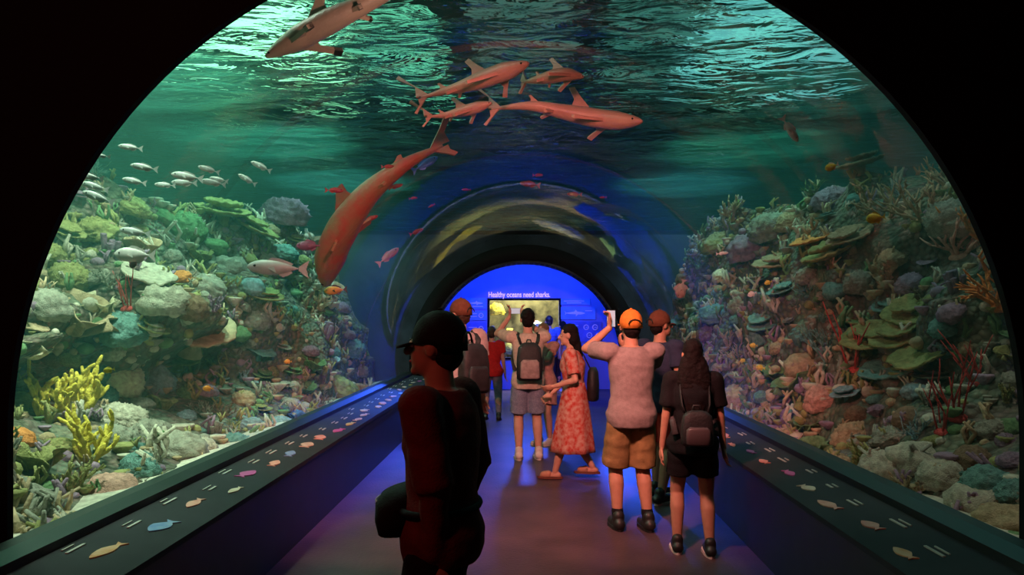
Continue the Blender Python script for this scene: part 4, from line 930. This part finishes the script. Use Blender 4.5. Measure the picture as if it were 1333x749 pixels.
M_maroon = cloth('dark_maroon', (.15, .02, .02)); M_blk = cloth('black', (.012, .012, .014)); M_tee = cloth('cream_white', (.72, .64, .52)); M_gtee = cloth('pale_grey', (.48, .44, .42)); M_grey = cloth('grey', (.30, .26, .25))
M_redt = cloth('red', (.62, .03, .03)); M_gpant = cloth('grey_leggings', (.26, .27, .33)); M_denim = cloth('light_denim', (.30, .36, .46), (.20, .25, .36), 60); M_khaki = cloth('khaki', (.34, .24, .10), (.24, .17, .07), 14)
M_navy = cloth('navy', (.035, .045, .09)); M_floral = cloth('floral_rose', (.62, .38, .30), (.55, .07, .05), 22); M_pinkd = cloth('dusty_pink', (.62, .34, .30)); M_orange = cloth('rust_orange', (.72, .26, .04)); M_brown = cloth('brown', (.15, .06, .035)); M_shoe_w = mat('shoe_white', (.75, .70, .66), .6, var=.08); M_shoe_b = mat('shoe_black', (.015, .014, .014), .5, var=.2); M_shoe_br = mat('shoe_brown', (.16, .06, .04), .5, var=.2); M_redsh = cloth('dull_red', (.45, .04, .03)); M_bluet = cloth('blue', (.12, .2, .6))
M_bagb = mat('bag_black', (.016, .015, .017), .6, var=.3, scale=20, bump=.2); M_bagg = mat('bag_grey', (.35, .29, .27), .7, var=.2, scale=20, bump=.2)

# dark figure before the portal, turned to the bright reef
P = Person('dark figure with black cap and waist bag before the portal arch', 576, 2.72, 1.70, math.radians(72), fat=1.0, skin=SKIN2, arms=[((-.15, -.03, .84), (-.2, -1, 0)), ((.19, .06, .86), (.4, -1, 0))], head_yaw=.1)
P.body(); P.hair(M_hair_b); P.cap(M_blk); P.shirt(M_maroon, 1.9, .02, .47, .008); P.shorts(M_blk, 1.9, .015, name='trousers'); P.shoes(M_shoe_b)
r = empty('waist_bag', P.root.location, P.root.rotation_euler.z); tag(r, 'black waist bag worn by the dark figure before the portal', 'bag')
mb = MB(); zc = .575 * P.H
mb.rings([[(.19 * a * math.cos(q), .145 + .085 * a * math.sin(q), zc + z) for q in np.linspace(0, 2 * PI, 25)[:-1]] for z, a in ((-.085, .6), (-.07, .9), (-.02, 1), (.04, .98), (.07, .8), (.08, .5))]); build('pouch', mb, M_blk, r)
mb = MB(); mb.tube([(.178 * math.cos(q), .140 * math.sin(q) + .01, zc + .02) for q in np.linspace(0, 2 * PI, 33)], .013, 8); build('belt', mb, M_blk, r)
mb = MB(); mb.tube([(.14 * math.cos(q), .18 + .055 * math.sin(q), zc + .045) for q in np.linspace(.3, PI - .3, 13)], .004, 6); build('zip', mb, M_cap, r)
# tall man with brown cap and backpack
P = Person('tall man in pale grey shirt and brown cap carrying a dark backpack', 600, 7.0, 1.86, math.radians(38), feet=((-.10, -.06), (.12, .05)), head_yaw=.35)
P.body(); P.hair(M_hair_br); P.cap(M_brown); P.shirt(M_gtee, .6); P.shorts(M_khaki, .9); P.shoes(M_shoe_br, M_shoe_w)
backpack(P, (.30, .15, .46), M_bagb, 'dark backpack on the tall man with the brown cap', drop=.02)
# person in red
P = Person('person in red shirt and tight grey trousers walking towards the blue room', 640, 12.3, 1.55, 0, fem=True, fat=1.12, feet=((-.10, .02), (.12, -.06)))
P.body(); P.hair(M_hair_br); P.shirt(M_redt, .6, loose=.02); P.shorts(M_gpant, 1.92, .004, name='trousers'); P.shoes(M_shoe_b)
# pink person behind the photographer
P = Person('person in dusty pink dress half hidden behind the man taking a picture', 708, 9.9, 1.62, math.radians(150), fem=True, feet=((-.08, 0), (.08, .02)), arms=[((.03, .34, 1.22), (-1, -.3, -.6)), ((.14, .34, 1.22), (1, -.3, -.6))])
P.body(); P.hair(mat('hair_light_brown', (.20, .10, .05), .5), 'short'); P.shirt(M_pinkd, .5); P.shorts(M_pinkd, .75, .05, name='skirt'); P.shoes(M_shoe_w)
# photographer in white
P = Person('man in cream shirt and denim shorts holding up a phone with both hands', 687, 8.85, 1.80, math.radians(4), feet=((-.11, -.02), (.13, .0)), arms=[((-.20, .36, 1.70), (-1, .1, -.9)), ((-.04, .36, 1.70), (1, .1, -.9))])
P.body((dict(dir=(.15, .1, 1), across=(0, 1, 0), curl=.7, flip=1), dict(dir=(-.15, .1, 1), across=(0, 1, 0), curl=.7, flip=-1))); P.hair(M_hair_b); P.shirt(M_tee, .6, loose=.02); P.shorts(M_denim, .86, .022); P.shoes(M_shoe_w, M_shoe_w, M_tee, .03)
backpack(P, (.30, .16, .44), M_bagb, 'black and grey backpack on the man in the cream shirt', M_bagg, drop=.02); phone(P, (-.12, .40, 1.775), None, 'phone held up by the man in the cream shirt')
# woman in floral dress
P = Person('woman in rose floral dress walking with a dark shoulder bag', 748, 7.75, 1.62, math.radians(80), fem=True, feet=((-.05, .22), (.06, -.16)), lift=(0, .05), arms=[((-.17, .20, .98), (-.3, -1, 0)), ((.13, .26, .88), (.3, -1, 0))], head_pitch=-.08, lean=.03, skin=SKIN)
P.body(); P.hair(M_hair_b, 'tail', .34); P.shirt(M_floral, .8, .016, .57, 0)
h = P.H; mb = MB(); n = 40; rows = []
for t in np.linspace(0, 1, 14):
    z = (.625 - .445 * t) * h; rows.append([((.089 + .046 * t ** .6) * h * math.cos(a) * (1 + .06 * t * math.sin(7 * a)) , (.065 + .078 * t ** .8) * h * math.sin(a) * (1 + .06 * t * math.sin(7 * a + 1)) + .02 * t, z) for a in np.linspace(0, 2 * PI, n + 1)[:-1]])
mb.rings(rows, cap=False); link('skirt', modmesh('skirt', mb, solid=.006), M_floral, P.root); P.shoes(SKIN2, M_shoe_br, sandal=True)
r = empty('shoulder_bag', P.root.location, P.root.rotation_euler.z); tag(r, 'dark shoulder bag hanging behind the woman in the floral dress', 'bag')
mb = MB(); mb.rings([[(.03 + .13 * a * math.cos(q), -.19 + .065 * a * math.sin(q), z) for q in np.linspace(0, 2 * PI, 21)[:-1]] for z, a in ((.82, .7), (.84, .95), (1.0, 1), (1.12, .85), (1.17, .5))]); build('bag', mb, M_bagb, r)
mb = MB(); mb.tube([(.10, -.17, 1.12), (.13, -.08, 1.30), (.10, 0, 1.385), (.08, .09, 1.25)], .014, 8, flat=.4); build('strap', mb, M_bagb, r)
# man in orange cap
P = Person('man in grey shirt, khaki shorts and rust orange cap taking a picture', 822, 5.9, 1.745, math.radians(8), fat=1.05, feet=((-.11, .03), (.12, -.03)), arms=[((-.10, .30, 1.60), (-1, 0, -.8)), ((.04, .32, 1.42), (1, -.2, -.8))], skin=SKIN2)
P.body((dict(dir=(.1, .15, 1), across=(0, 1, 0), curl=.8), dict(dir=(-.4, .2, .8), across=(0, 1, 0), curl=.8, flip=-1))); P.hair(M_hair_b); P.cap(M_orange, back=False); P.shirt(M_grey, .62, loose=.02); P.shorts(M_khaki, .95, .03); P.shoes(M_shoe_b, None, M_blk, .05)
phone(P, (-.075, .34, 1.68), None, 'lit phone raised by the man in the orange cap', w=.075, hh=.15)
# man in navy
P = Person('man in navy shirt, red shorts and dark cap looking at the dim reef', 858, 6.85, 1.75, math.radians(-50), feet=((-.10, .10), (.12, -.10)), skin=SKIN2, head_yaw=-.3)
P.body(); P.hair(M_hair_b); P.cap(M_brown); P.shirt(M_navy, .6); P.shorts(M_redsh, .85, .02); P.shoes(M_shoe_b, M_shoe_w)
# woman with long black hair
P = Person('woman with long black hair in black top and shorts', 902, 5.3, 1.53, math.radians(-6), fem=True, feet=((-.11, .03), (.11, -.04)), skin=SKIN2)
P.body(); P.hair(M_hair_b, 'long', .44); P.shirt(M_blk, .75, .018, .47, .02); P.shorts(M_blk, .62, .02); P.shoes(M_shoe_b, M_shoe_w)
backpack(P, (.22, .11, .24), M_bagb, 'small black backpack on the woman with long black hair', mat('bag_dull_sheen', (.10, .08, .085), .4), drop=.16, dy=-.05)
# visitors at the window of the blue room
P = Person('visitor in blue standing at the window of the blue room', 715, 16.4, 1.74, math.radians(10)); P.body(); P.hair(M_hair_br); P.shirt(M_bluet, .6); P.shorts(M_navy, 1.9, .01, name='trousers'); P.shoes(M_shoe_b)
P = Person('dark haired visitor in pale top beside the visitor in blue', 733, 16.7, 1.62, math.radians(25), fem=True); P.body(); P.hair(M_hair_b, 'long', .2); P.shirt(M_gtee, .6); P.shorts(M_navy, 1.9, .01, name='trousers'); P.shoes(M_shoe_w)
